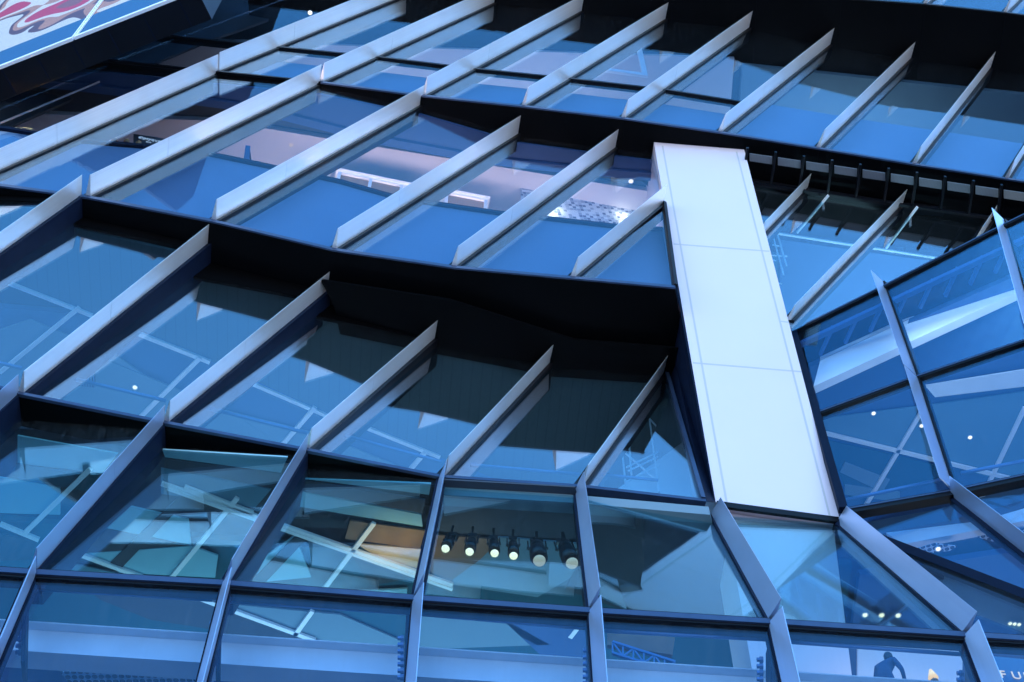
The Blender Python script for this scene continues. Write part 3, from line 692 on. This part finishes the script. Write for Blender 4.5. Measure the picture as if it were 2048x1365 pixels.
cpoly([(1650, 880), (1795, 912), (1900, 938), (1890, 955), (1700, 1000)], 36.62, 'ceil_teal', .04)
cpoly([(1690, 925), (1780, 960), (1765, 985), (1680, 945)], 36.55, 'ceil_dim', .04)
cpoly([(1690, 970), (1800, 985), (1800, 1005), (1690, 990)], 36.55, 'ceil_dim', .04)
# lower wing beam
fl = Pl((7.9, 22.1, 28), n=N_F)
ppoly([(1772, 1066), (1963, 1042), (2080, 1008), (2080, 1036), (1967, 1058), (1806, 1089)], fl, 'steel', .2, "steel_beam")
slab(29.2, 29.4, [(8.2, 22.8), (20, 20.5), (24, 38), (8.2, 38)], 'ceil_mid', "ceiling")
cpoly([(1835, 1098), (1870, 1088), (1915, 1093), (1900, 1102), (1850, 1108)], 28.6, 'mesh', .03, "mesh_ceiling")
cpoly([(1955, 1075), (2060, 1055), (2080, 1078), (1990, 1085)], 28.6, 'mesh', .03, "mesh_ceiling")
# --- bay H interior ceiling bars
slab(44.45, 44.6, [(6.5, 22.5), (9.3, 22), (22, 23.5), (22, 34), (6.5, 34)], 'ceil_teal', "ceiling")
for p, q in (((1657, 391), (1594, 466)), ((1835, 414), (1772, 497)), ((1553, 467), (1885, 518))): cbar(p, q, 44.3, .06, .08, 'beam')
cpoly([(1560, 480), (1880, 525), (1820, 640), (1560, 660)], 44.35, 'ceil_mid', .05)
# --- row A interior details
for p, q in (((1498, 240), (2060, 315)), ((1570, 285), (1620, 248)), ((1725, 310), (1790, 255)), ((1890, 335), (1950, 290))): cbar(p, q, 52.9, .1, .08, 'beam')
mbw = MB()
pw = plane3(Ab[2], Ab[3], At[2]).back(1.0)
for p, q in (((1190, 138), (1295, 152)), ((1290, 152), (1275, 85)), ((1275, 85), (1195, 135))): mbw.bar(pw.hit(*p), pw.hit(*q), .18, .1, up=pw.n)
part("window_frame", mbw, 'bar')
# --- mosaic wall and vent in row B
ppoly([(1042, 376), (1300, 398), (1312, 470), (1042, 445)], Bpl.back(2.0), 'mosaic', .1, "mosaic_wall")
ppoly([(921, 370), (971, 376), (970, 392), (920, 386)], Bpl.back(2.6), 'vent', .06, "vent_grille")
# left dark bays
ppoly([(0, 262), (230, 160), (420, 80), (620, 10), (700, -60), (100, -60), (-100, 200)], Bpl.back(2.2), 'ceil_dark', .1)

# ================================================================== THINGS
def downlight(px, z, label, r=.055, group="recessed downlights", drop=.03):
    c = atz(*px, z); t = thing("downlight", label, "lamp", c, group)
    mb = MB(); mb.lathe(c, (0, 0, -1), [(0, r * 1.5), (.012, r * 1.55), (.02, r * 1.2), (.004, r * 1.05)]); mb.build("trim_ring", 'cab', t, True)
    mb = MB(); mb.lathe(c + V((0, 0, -.004)), (0, 0, -1), [(0, r), (.02, r * .9), (.035, r * .5), (.04, .002)]); mb.build("bulb", 'lamp', t, True)
    return t
downlight((1262, 363), 44.9, "small round downlight above the mosaic tiles beside the white column", .055)
downlight((270, 775), 36.36, "downlight in the grey ceiling panel beside the slatted vent", .055)
downlight((400, 826), 36.36, "single downlight just right of a fin foot, over the blue rail", .055)
downlight((1747, 827), 36.55, "first of three downlights right of the white column, nearest the column", .05)
downlight((1843, 852), 36.55, "middle one of three downlights right of the column, beside the slim mullion", .05)
downlight((1940, 875), 36.55, "rightmost of three downlights in the lavender ceiling by the photo edge", .05)
downlight((1752, 1067), 28.9, "lit downlight tucked against the long silver fin at the column foot", .05)
downlight((1876, 1098), 28.5, "warm downlight set in the perforated ceiling mesh at lower right", .05)
downlight((620, 26), 45.0, "tiny warm lamp in the dark bay beside the top left fin", .05)
for i, x in enumerate((1730, 1763, 1796)):
    downlight((x, 1230 + i * .5), 29.0, ["leftmost", "middle", "rightmost"][i] + " of three dim downlights seen below the column foot", .055)
for i, x in enumerate((2020, 2029, 2038)):
    downlight((x, 1247 + i), 29.0, ["leftmost", "middle", "rightmost"][i] + " of three tiny lamps clustered at the lower right edge", .04)

# stage spotlights hanging in a row
def spot(px_top, px_lens, size, label):
    pl = Pl(atz(1000, 1075, 28.4), n=N_D)
    top = pl.hit(*px_top); len_px = V((px_lens[0] - px_top[0], px_lens[1] - px_top[1]))
    lens = pl.hit(*px_lens) + V((0, -.12 * size, 0))
    t = thing("spotlight", label, "spotlight", top, "spotlights hanging from the dark ceiling")
    piv = lerp(top, lens, .38) + V((0, 0, 0)); d = (lens - piv).normalized(); r = .115 * size
    mb = MB(); mb.bar(top + V((0, 0, .35)), piv + V((0, 0, .05)), .05 * size, .05 * size, up=V((0, 1, 0))); mb.bar(top + V((-.1 * size, 0, .02)), top + V((.1 * size, 0, .02)), .09, .12); mb.build("hanger", 'dark', t)
    mb = MB()
    for s_ in (-1, 1): mb.bar(top + V((s_ * r * 1.15, 0, .02)), piv + V((s_ * r * 1.15, 0, -.03)), .03, .05, up=V((0, 1, 0)))
    mb.tube(piv + V((-r * 1.4, 0, 0)), piv + V((r * 1.4, 0, 0)), .03); mb.build("yoke", 'dark', t)
    L = (lens - piv).length
    mb = MB(); mb.lathe(piv - d * .16 * size, d, [(0, r * .5), (.05, r * .85), (.16 * size, r * .95), (L * .7, r * .95), (L * .72, r * 1.12), (L + .14 * size, r * 1.15), (L + .14 * size, r * .9), (L + .08, r * .84)]); mb.build("lamp_body", 'dark', t, True)
    mb = MB(); mb.lathe(piv + d * (L + .08), d, [(0, r * .8), (.03 * size, r * .74), (.05 * size, r * .4), (.055 * size, .003)]); mb.build("lens", 'lamp' if size < 1.3 else 'glow2', t, True)
M['glow2'] = mat("amber_lens", (1, .8, .6), .3, emit=(1, .55, .24), estr=.10)
spot((905, 1072), (893, 1103), 1.0, "leftmost glowing round spotlight of the hanging row, by the fin")
spot((945, 1074), (940, 1109), 1.0, "second small lit spotlight from the left in the hanging row")
spot((987, 1078), (989, 1112), 1.0, "third small lit spotlight, in the middle of the hanging row")
spot((1026, 1080), (1027, 1117), 1.0, "fourth small lit spotlight, just left of the two big amber ones")
spot((1073, 1085), (1078, 1131), 1.5, "larger amber spotlight tilted down, second from the right of the row")
spot((1126, 1086), (1142, 1136), 1.5, "larger amber spotlight at the right end of the hanging row")

# white cabinets behind the spandrel in row B
def cabinet(x0, y0, x1, y1, label, dep=.5, bays=1):
    pl = Bpl.back(1.7); tl, tr = pl.hit(x0, y0), pl.hit(x1, y1); tr.z = tl.z = (tl.z + tr.z) / 2
    t_ = (tr - tl).normalized(); W = (tr - tl).length; H = 2.3; base = lerp(tl, tr, .5) - V((0, 0, H))
    t = thing("display_cabinet", label, "cabinet", base, "white cabinets with cornices"); n = V((t_.y, -t_.x, 0))
    def bx(mb, u0, u1, z0, z1, f, b): mb.prism([tl + t_ * u0 + n * f + V((0, 0, z0)), tl + t_ * u1 + n * f + V((0, 0, z0)), tl + t_ * u1 - n * b + V((0, 0, z0)), tl + t_ * u0 - n * b + V((0, 0, z0))], V((0, 0, z1 - z0)))
    mb = MB(); bx(mb, -.05, W + .05, -.04, 0, .08, dep); bx(mb, -.025, W + .025, -.09, -.04, .055, dep); bx(mb, .01, W - .01, -.13, -.09, .03, dep); mb.build("cornice", 'cab', t)
    mb = MB(); 
    for i in range(bays + 1):
        u = .03 + (W - .16) * i / bays; bx(mb, u, u + .1, -H, -.13, .02, dep)
    bx(mb, .13, W - .13, -.20, -.132, .018, .05); mb.build("frame", 'cab', t)
    mb = MB(); bx(mb, .05, W - .05, -H + .02, -.14, -.06, dep - .02); mb.build("back_panel", 'cabback', t)
    mb = MB(); bx(mb, .13, W - .13, -H + .05, -H + .1, 0, dep - .1); bx(mb, .13, W - .13, -1.2, -1.16, 0, dep - .12); mb.build("shelf", 'cab', t)
cabinet(618, 331, 660, 338, "small white cornice cabinet, half hidden left of the long white one")
cabinet(676, 337, 871, 384, "long white cabinet with a cornice behind the blue sill", bays=3)
cabinet(889, 381, 977, 397, "short white cabinet under a cornice, beside the dark slatted vent")

# shop sign, gift boxes, display bits behind pane at left
pl = Bpl.back(.9)
def flat_text(s, p0, size, n, m, parent, name):
    cu = bpy.data.curves.new(name, 'FONT'); cu.body = s; cu.size = size; cu.extrude = .006; cu.space_character = 1.08
    tmp = bpy.data.objects.new(name, cu); COL.objects.link(tmp); bpy.context.view_layer.update()
    me = bpy.data.meshes.new_from_object(tmp.evaluated_get(bpy.context.evaluated_depsgraph_get())); bpy.data.objects.remove(tmp)
    o = bpy.data.objects.new(name, me); COL.objects.link(o); me.materials.clear(); me.materials.append(M[m])
    n = V(n).normalized(); x = V((0, 0, 1)).cross(n).normalized(); y = n.cross(x)
    o.parent = parent; o.matrix_local = Matrix.Translation(V(p0) - parent.location) @ Matrix((x, y, n)).transposed().to_4x4()
    return o
M['letter'] = mat("white_letters", (.9, .9, .9), .5, emit=(.9, .93, 1), estr=.12)
M['tubeletter'] = mat("warm_neon_letter", (.9, .6, .4), .4, emit=(1, .62, .36), estr=.16)
c = pl.hit(300, 285)
sg = thing("shop_sign", "dark shop sign with pale lettering diptyque paris behind the upper left glass", "sign", c)
mb = MB(); q = [pl.hit(267, 268), pl.hit(345, 280), pl.hit(345, 301), pl.hit(267, 289)]; mb.prism(q, -pl.n * .12); mb.build("sign_board", 'dark', sg)
tw = (pl.hit(330, 280) - pl.hit(276, 270)).length
flat_text("diptyque", pl.hit(276, 277) + pl.n * .012, .17, pl.n, 'letter', sg, "lettering")
flat_text("paris", pl.hit(292, 285) + pl.n * .012, .07, pl.n, 'letter', sg, "lettering")
for i, (x, y, w_, h_, m) in enumerate([(170, 268, 12, 12, 'cab'), (186, 267, 14, 13, 'cab'), (208, 278, 9, 5, 'cab')]):
    P = [pl.hit(x, y), pl.hit(x + w_, y + 2), pl.hit(x + w_, y + h_ + 2), pl.hit(x, y + h_)]
    t = thing("gift_box", ["tilted white card box on the ledge, leftmost", "white gift box standing right of the tilted one", "low flat white box on the ledge near the bronze jars"][i], "box", P[3], "white boxes by the sign")
    mb = MB(); mb.prism([p + V((0, 0, 0)) for p in P], -pl.n * .14); mb.build("box_body", m, t)
    mb = MB(); mb.prism([P[0] + pl.n * .006 + V((0, 0, .0)), P[1] + pl.n * .006, lerp(P[1], P[2], .22) + pl.n * .006, lerp(P[0], P[3], .22) + pl.n * .006], -pl.n * .15); mb.build("lid", 'bar', t)
for i, (x, y) in enumerate([(228, 283), (252, 286), (276, 290)]):
    p = pl.hit(x, y); t = thing("bronze_jar", ["leftmost low bronze jar on the ledge left of the sign", "middle bronze jar on the ledge under the sign", "bronze jar nearest the sign lettering on the ledge"][i], "jar", p, "bronze jars on the ledge")
    mb = MB(); mb.lathe(p, (0, 0, 1), [(0, .07), (.02, .09), (.09, .09), (.1, .07)]); mb.build("jar_body", 'bronze', t, True)
    mb = MB(); mb.lathe(p + V((0, 0, .1)), (0, 0, 1), [(0, .075), (.03, .075), (.04, .02)]); mb.build("lid", 'glow', t, True)  # lid glows by itself: warm light put into the jar
p = pl.hit(499, 325); t = thing("display_stand", "dark leaning display stand on the blue sill below the pink ceiling", "stand", p)
mb = MB(); mb.prism([pl.hit(486, 327), pl.hit(498, 329), pl.hit(501, 292), pl.hit(491, 291)], -pl.n * .05); mb.build("board", 'rail', t)
mb = MB(); mb.bar(pl.hit(499, 296) - pl.n * .06, pl.hit(507, 330) - pl.n * .3, .04, .04); mb.build("strut", 'dark', t)

# warm stocked shelf in the dark left bay
pl2 = Bpl.back(1.2)
p = pl2.hit(40, 275); sh = thing("stocked_shelf", "warm lit shelf of goods in the dark bay at the left edge", "shelf", p)
mb = MB(); mb.prism([pl2.hit(-60, 283), pl2.hit(110, 262), pl2.hit(110, 268), pl2.hit(-60, 290)], -pl2.n * .4); mb.build("shelf_board", 'brown', sh)
for i in range(7):
    x = -6 + i * 13; y = 272 - i * 1.6; c = pl2.hit(x, y); mb = MB(); mb.lathe(c - pl2.n * .1, (0, 0, 1), [(0, .05), (.03 + .02 * (i % 3), .055), (.1 + .03 * (i % 2), .03), (.13 + .03 * (i % 2), .02)]); mb.build("jar", 'glow' if i % 2 else 'bronze', sh, True)  # every other jar glows, standing in for the shelf's warm light
mb = MB(); mb.bar(pl2.hit(0, 247), pl2.hit(208, 160), .03, .05, up=V((0, 1, 0))); part("ceiling_bar", mb, 'ceil')
# white box and ladder frames
pb = Bpl.back(1.0); P = [pb.hit(1284, 434), pb.hit(1330, 440), pb.hit(1330, 459), pb.hit(1286, 455)]
t = thing("counter_unit", "white counter unit with a flat top against the white column", "counter", P[3]); mb = MB(); mb.prism(P, -pb.n * .5); mb.build("counter_body", 'cab', t)
mb = MB(); mb.prism([P[0] + V((-.05, 0, .0)), P[1] + V((.03, 0, 0)), P[1] + V((.03, 0, .06)), P[0] + V((-.05, 0, .06))], -pb.n * .55); mb.build("counter_top", 'bar', t)
def ladder(posts, rungs, pl, label, th=.045):
    t = thing("ladder_frame", label, "ladder", pl.hit(*posts[0][0]), "white ladder frames")
    for a, b in posts: mb = MB(); mb.bar(pl.hit(*a), pl.hit(*b), th, th); mb.build("post", 'bar', t)
    for a, b in rungs: mb = MB(); mb.bar(pl.hit(*a), pl.hit(*b), th * .8, th * .8); mb.build("rung", 'bar', t)
ladder([((1318, 985), (1299, 838)), ((1251, 968), (1243, 888)), ((1263, 950), (1257, 870))], [((1253, 935), (1315, 905)), ((1257, 942), (1316, 914)), ((1249, 905), (1312, 960)), ((1299, 838), (1312, 852)), ((1253, 964), (1318, 930))], C2pl.back(1.2), "white ladder frame behind glass at the left foot of the column")
Hback = H_pl.back(1.2)
ladder([((1567, 550), (1545, 470)), ((1573, 532), (1554, 466))], [((1544, 511), (1574, 513)), ((1546, 520), (1552, 522)), ((1556, 567), (1564, 568)), ((1545, 490), (1560, 493))], Hback, "thin white ladder frame behind the glass right of the column")
# shutter-like white panel in bay C4
ppoly([(1225, 985), (1365, 885), (1392, 990), (1380, 1010)], C2pl.back(1.6), 'bar', .08)
# lattice truss
def truss(p, q, hpx, pl, label):
    t = thing("lattice_truss", label, "truss", pl.hit(*p), "lattice trusses"); mb = MB(); n = 6
    def P(u, v): return pl.hit(lerp(p[0], q[0], u), lerp(p[1], q[1], u) + v * hpx)
    mb.bar(P(0, 0), P(1, 0), .06, .06); mb.bar(P(0, 1), P(1, 1), .06, .06); mb.build("chord", 'rail', t)
    mb = MB()
    for i in range(n): mb.bar(P(i / n, i % 2), P((i + 1) / n, (i + 1) % 2), .035, .035); mb.bar(P(i / n, 0), P(i / n, 1), .03, .03)
    mb.build("lacing", 'rail', t)
truss((1225, 1285), (1350, 1325), 22, Epl.back(2.2), "grey lattice truss behind the base glass left of the column foot")
ppoly([(1215, 1262), (1350, 1275), (1345, 1310), (1215, 1290)], Epl.back(3.5), 'brown', .1)
# desk lamp, sign letters, person at lower right
ep = Epl.back(1.6)
p = ep.hit(1869, 1364); t = thing("table_lamp", "small glowing table lamp beside the person at lower right", "lamp", p)
mb = MB(); mb.lathe(p, (0, 0, 1), [(0, .08), (.02, .08), (.03, .015), (.12, .015)]); mb.build("stem", 'bronze', t, True)
mb = MB(); mb.lathe(p + V((0, 0, .1)), (0, 0, 1), [(0, .10), (.22, .03)]); mb.build("lamp_shade", 'glow', t, True)
sp2 = Epl.back(.9); c = sp2.hit(1990, 1358); t = thing("letter_sign", "glowing outlined letters FUE on a pale board at lower right corner", "sign", c)
mb = MB(); mb.prism([sp2.hit(1975, 1312), sp2.hit(2120, 1325), sp2.hit(2130, 1395), sp2.hit(1985, 1385)], -sp2.n * .08); mb.build("sign_board", 'span', t)
for i, ch in enumerate("FUE"): flat_text(ch, sp2.hit(2001 + i * 24, 1357 + i * 2) + sp2.n * .02, .27, sp2.n, 'tubeletter', t, "letter")

def person():
    pl = Epl.back(1.9); head = pl.hit(1753, 1322); foot = V((head.x + .12, head.y + .1, head.z - 1.5))
    t = thing("person", "person in dark blue clothes leaning forward behind the base glass", "person", foot)
    J = dict(pel=foot + V((.0, .05, .86)), spine=foot + V((-.02, -.02, 1.08)), chest=foot + V((-.07, -.10, 1.27)), neck=foot + V((-.1, -.17, 1.40)), head0=foot + V((-.12, -.2, 1.46)),
             kl=foot + V((-.12, .0, .46)), al=foot + V((-.13, .04, .08)), tl=foot + V((-.13, -.15, .04)), kr=foot + V((.12, -.02, .46)), ar=foot + V((.13, .04, .08)), tr=foot + V((.13, -.15, .04)), hl=foot + V((-.09, .04, .82)), hr=foot + V((.09, .04, .82)),
             sl=foot + V((-.25, -.08, 1.30)), el=foot + V((-.33, -.12, 1.03)), wl=foot + V((-.28, -.34, .92)), sr=foot + V((.12, -.12, 1.30)), er=foot + V((.24, -.18, 1.04)), wr=foot + V((.18, -.4, .95)))
    ed = [("pel", "spine"), ("spine", "chest"), ("chest", "neck"), ("neck", "head0"), ("pel", "hl"), ("hl", "kl"), ("kl", "al"), ("al", "tl"), ("pel", "hr"), ("hr", "kr"), ("kr", "ar"), ("ar", "tr"), ("chest", "sl"), ("sl", "el"), ("el", "wl"), ("chest", "sr"), ("sr", "er"), ("er", "wr")]
    rr = dict(pel=.15, spine=.13, chest=.15, neck=.06, head0=.055, kl=.065, al=.045, tl=.04, kr=.065, ar=.045, tr=.04, hl=.1, hr=.1, sl=.07, el=.048, wl=.036, sr=.07, er=.048, wr=.036)
    ks = list(J); vs = [J[k] - foot for k in ks]; E_ = [(ks.index(a), ks.index(b)) for a, b in ed]
    # hands: palm and five fingers as skinned chains
    for wk, sx in (("wl", -1), ("wr", 1)):
        b0 = len(vs); wv = J[wk] - foot; vs.append(wv + V((-.01 * sx, -.07, -.02))); E_.append((ks.index(wk), b0)); ks.append("palm%d" % b0); rr[ks[-1]] = .032
        for f in range(5):
            o = V(((f - 1.6) * .02, -.035, 0)) if f < 4 else V((-.045 * sx, .0, .0))
            base = len(vs); vs.append(vs[b0] + o); ks.append("f%d_%d" % (b0, f)); rr[ks[-1]] = .011; E_.append((b0, base))
            prev = base
            for q in range(2):
                vs.append(vs[prev] + V((0, -.028 + .004 * abs(f - 1), -.012 * (q + 1)))); ks.append("g%d_%d_%d" % (b0, f, q)); rr[ks[-1]] = .009; E_.append((prev, len(vs) - 1)); prev = len(vs) - 1
    me = bpy.data.meshes.new("body"); me.from_pydata([tuple(v) for v in vs], E_, []); o = bpy.data.objects.new("body", me); COL.objects.link(o); o.parent = t
    md = o.modifiers.new("s", 'SKIN')
    for i, k in enumerate(ks): me.skin_vertices[0].data[i].radius = (rr[k], rr[k])
    me.skin_vertices[0].data[0].use_root = True
    o.modifiers.new("u", 'SUBSURF').levels = 1; me.materials.append(M['cloth'])
    hc = J["head0"] + V((-.01, -.05, .09))
    mb = MB(); mb.lathe(hc + V((0, 0, -.12)), (0, 0, 1), [(0, .03), (.03, .06), (.09, .078), (.15, .08), (.21, .055), (.235, .01)], 16)
    mb.lathe(hc + V((0, -.07, -.02)), (0, -1, -.2), [(0, .02), (.03, .012)], 8)
    for s_ in (-1, 1): mb.lathe(hc + V((s_ * .078, 0, -.01)), (s_, 0, 0), [(0, .025), (.015, .015)], 8)
    mb.build("head", 'skin', t, True)
    mb = MB(); mb.lathe(hc + V((0, .02, -.06)), (0, .1, 1), [(0, .07), (.07, .09), (.13, .088), (.18, .06), (.2, .01)], 16); mb.build("hair", 'hair', t, True)
    t.rotation_euler = (0, 0, math.radians(150)); t.location = foot + V((-.1, -.25, 0))
person()

ppoly([(1715, 1270), (1925, 1285), (1925, 1420), (1715, 1420)], Epl.back(4.5), 'ceil', .1)
ppoly([(1615, 1265), (1650, 1268), (1665, 1420), (1630, 1420)], Epl.back(4.4), 'tan', .1)
# ------------------------------------------------------------------ LED screen block, top left
def led_mat():
    m = bpy.data.materials.new("led_screen"); m.use_nodes = True; n = m.node_tree.nodes; L = m.node_tree.links; b = n["Principled BSDF"]
    uv = n.new("ShaderNodeUVMap"); uv.uv_map = "uv"; sp_ = n.new("ShaderNodeSeparateXYZ"); L.new(uv.outputs[0], sp_.inputs[0])
    t = n.new("ShaderNodeTexNoise"); t.inputs["Scale"].default_value = .32; t.inputs["Detail"].default_value = 1.0; L.new(uv.outputs[0], t.inputs[0])
    cr = n.new("ShaderNodeValToRGB"); cr.color_ramp.interpolation = 'CONSTANT'; e = cr.color_ramp.elements
    e[0].color = (.75, 1.0, 1.35, 1); e[1].position = .47; e[1].color = (.12, .05, .12, 1)
    for p_, c_ in ((.50, (.55, .35, .35, 1)), (.53, (.85, 1.05, 1.35, 1)), (.58, (.62, .02, .16, 1)), (.68, (.3, .12, .2, 1))):
        x = e.new(p_); x.color = c_
    L.new(t.outputs[0], cr.inputs[0])
    lt = n.new("ShaderNodeMath"); lt.operation = 'LESS_THAN'; lt.inputs[1].default_value = 1.9; L.new(sp_.outputs[1], lt.inputs[0])
    mx = n.new("ShaderNodeMix"); mx.data_type = 'RGBA'; mx.inputs[7].default_value = (.0, .16, .62, 1); L.new(lt.outputs[0], mx.inputs[0]); L.new(cr.outputs[0], mx.inputs[6])
    # louvre lines of the diode strips
    a = n.new("ShaderNodeMath"); a.operation = 'MULTIPLY'; a.inputs[1].default_value = 26; L.new(sp_.outputs[1], a.inputs[0])
    f = n.new("ShaderNodeMath"); f.operation = 'FRACT'; L.new(a.outputs[0], f.inputs[0])
    r = n.new("ShaderNodeMapRange"); r.inputs[1].default_value = .3; r.inputs[2].default_value = .6; r.inputs[3].default_value = .05; r.inputs[4].default_value = .15; L.new(f.outputs[0], r.inputs[0])
    b.inputs["Base Color"].default_value = (.02, .02, .025, 1); b.inputs["Roughness"].default_value = .5
    L.new(mx.outputs[2], b.inputs["Emission Color"]); L.new(r.outputs[0], b.inputs["Emission Strength"]); return m
M['led'] = led_mat()
ZL = 42.0
e0, e1 = atz(0, 135, ZL), atz(342, 0, ZL); hd = (e1 - e0).normalized(); e0 = e0 - hd * 6; e1 = e1 + hd * .8
nL = V((hd.y, -hd.x, 0)); nL = -nL if nL.y > 0 else nL
LED = thing("media_screen", "large lit LED screen block with pink and white graphics, upper left corner", "screen", e0)
def lpt(u, d, z): return e0 + hd * u - nL * d + V((0, 0, z))
LW = (e1 - e0).length
j = (atz(135, 75, ZL) - e0).dot(hd) - .0
mb = MB(); mb.prism([lpt(0, .06, .0), lpt(LW, .06, .0), lpt(LW, .9, .0), lpt(0, .9, .0)], V((0, 0, 18))); mb.build("housing", 'black', LED)  # runs on unseen above the screen to darken reflections in the left panes
u = 0.4
while u < LW:
    mb = MB(); mb.prism([lpt(u, .1, -.012), lpt(u + .025, .1, -.012), lpt(u + .025, .88, -.012), lpt(u, .88, -.012)], V((0, 0, .01))); mb.build("underside_joint", 'navy', LED); u += 1.12
uvj = (atz(143, 72, ZL) - e0).dot(hd)
for u0, u1 in ((0, uvj - .03), (uvj + .03, LW)):
    vs = [lpt(u0, .02, .16), lpt(u1, .02, .16), lpt(u1, .02, 12), lpt(u0, .02, 12), lpt(u0, .055, .16), lpt(u1, .055, .16), lpt(u1, .055, 12), lpt(u0, .055, 12)]
    uv = [(u0, 0), (u1, 0), (u1, 12), (u0, 12)] * 2
    link("screen_panel", vs, [(0, 1, 2, 3), (7, 6, 5, 4), (0, 4, 5, 1), (1, 5, 6, 2), (2, 6, 7, 3), (3, 7, 4, 0)], 'led', LED, uv)
    mb = MB(); mb.prism([lpt(u0, -.03, .0), lpt(u1, -.03, .0), lpt(u1, -.03, .15), lpt(u0, -.03, .15)], -nL * .1); mb.build("edge_trim", 'beam', LED)
for du in (-.05, .05):
    mb = MB(); mb.prism([lpt(uvj + du - .03, -.02, .16), lpt(uvj + du + .03, -.02, .16), lpt(uvj + du + .03, -.02, 12), lpt(uvj + du - .03, -.02, 12)], -nL * .035); mb.build("edge_trim", 'beam', LED)
mb = MB(); mb.bar(lpt(LW * .3, .9, 9), lpt(LW * .3, 3.5, 9), .4, .4); mb.build("bracket", 'black', LED)

# ------------------------------------------------------------------ fill lights added to brighten the rooms
def fill_light(loc, power, col=(1, .80, .66), size=(3.0, .4), d=(0, .55, .83)):
    """area light added without a fixture: its back is turned to the street"""
    l = bpy.data.lights.new("added_fill", 'AREA'); l.energy = power; l.color = col; l.shape = 'RECTANGLE'; l.size, l.size_y = size  # added fill, no lamp modelled here
    o = bpy.data.objects.new("added_fill", l); COL.objects.link(o); o.location = loc
    o.rotation_euler = (-V(d)).to_track_quat('Z', 'Y').to_euler()
for x, k in ((-8, .9), (-3.6, 1), (.9, .8)):
    p = lerp(Bb[0], Bb[3], (x + 11) / 9.5); fill_light((x + 1.6, p.y + .85, 40.8), 44 * k, (1, .58, .52), d=(0, .7, .7))
fill_light((2.6, 20.6, 41.4), 14, (1, .9, .8), (.4, .3), (.1, .9, -.3))
for x, y in ((1112, 408), (1250, 420)):
    p = Bpl.back(1.75).hit(x, y); fill_light(p, 1.0, (1, .82, .6), (.16, .16), Bpl.n * -1)
p = Bpl.back(.9).hit(30, 262); fill_light(p + V((0, 0, .3)), 60, (1, .55, .2), (.8, .2), (0, .8, -.6))
p = plane3(F1_[0], F1_[1], F0[0]).back(.1).hit(1830, 672)
fill_light(p, 1.5, (.9, .95, 1), (6, .3), (.45, 1, .0))
p = plane3(F1_[1], F1_[2], F0[1]).back(.2).hit(1960, 600); fill_light(p, 6, (.9, .95, 1), (4, .3), (.45, 1, .0))
p = atz(790, 1118, 28.4); fill_light(p, 3.0, (1, .50, .16), (1.4, .3), (0, .1, 1))
p = atz(930, 1120, 28.2); fill_light(p, 1.0, (1, .6, .35), (1.0, .3), (0, .1, 1))
fill_light(Epl.back(3.4).hit(1820, 1385), 6, (1, .68, .52), (2.0, .3), (0, .9, .45))
for x in (-10, -5, 0): fill_light((x, 22.5 + x * .1, 31.5), 15, (.9, .88, 1))
for x in (-9, -4, 1): fill_light((x, 25, 23.5), 52, (.50, .85, 1))
fill_light((11, 22.6, 30.5), 20, (.72, .85, 1)); fill_light((11, 24, 23.5), 30, (1, .8, .7)); fill_light((12, 23.5, 39.0), 110, (.75, .95, 1))
for x in (-5, 1): fill_light((x, 19.5, 48.5), 30, (.95, .8, .9))
fill_light((12, 21.5, 48.5), 40, (.8, .9, 1))
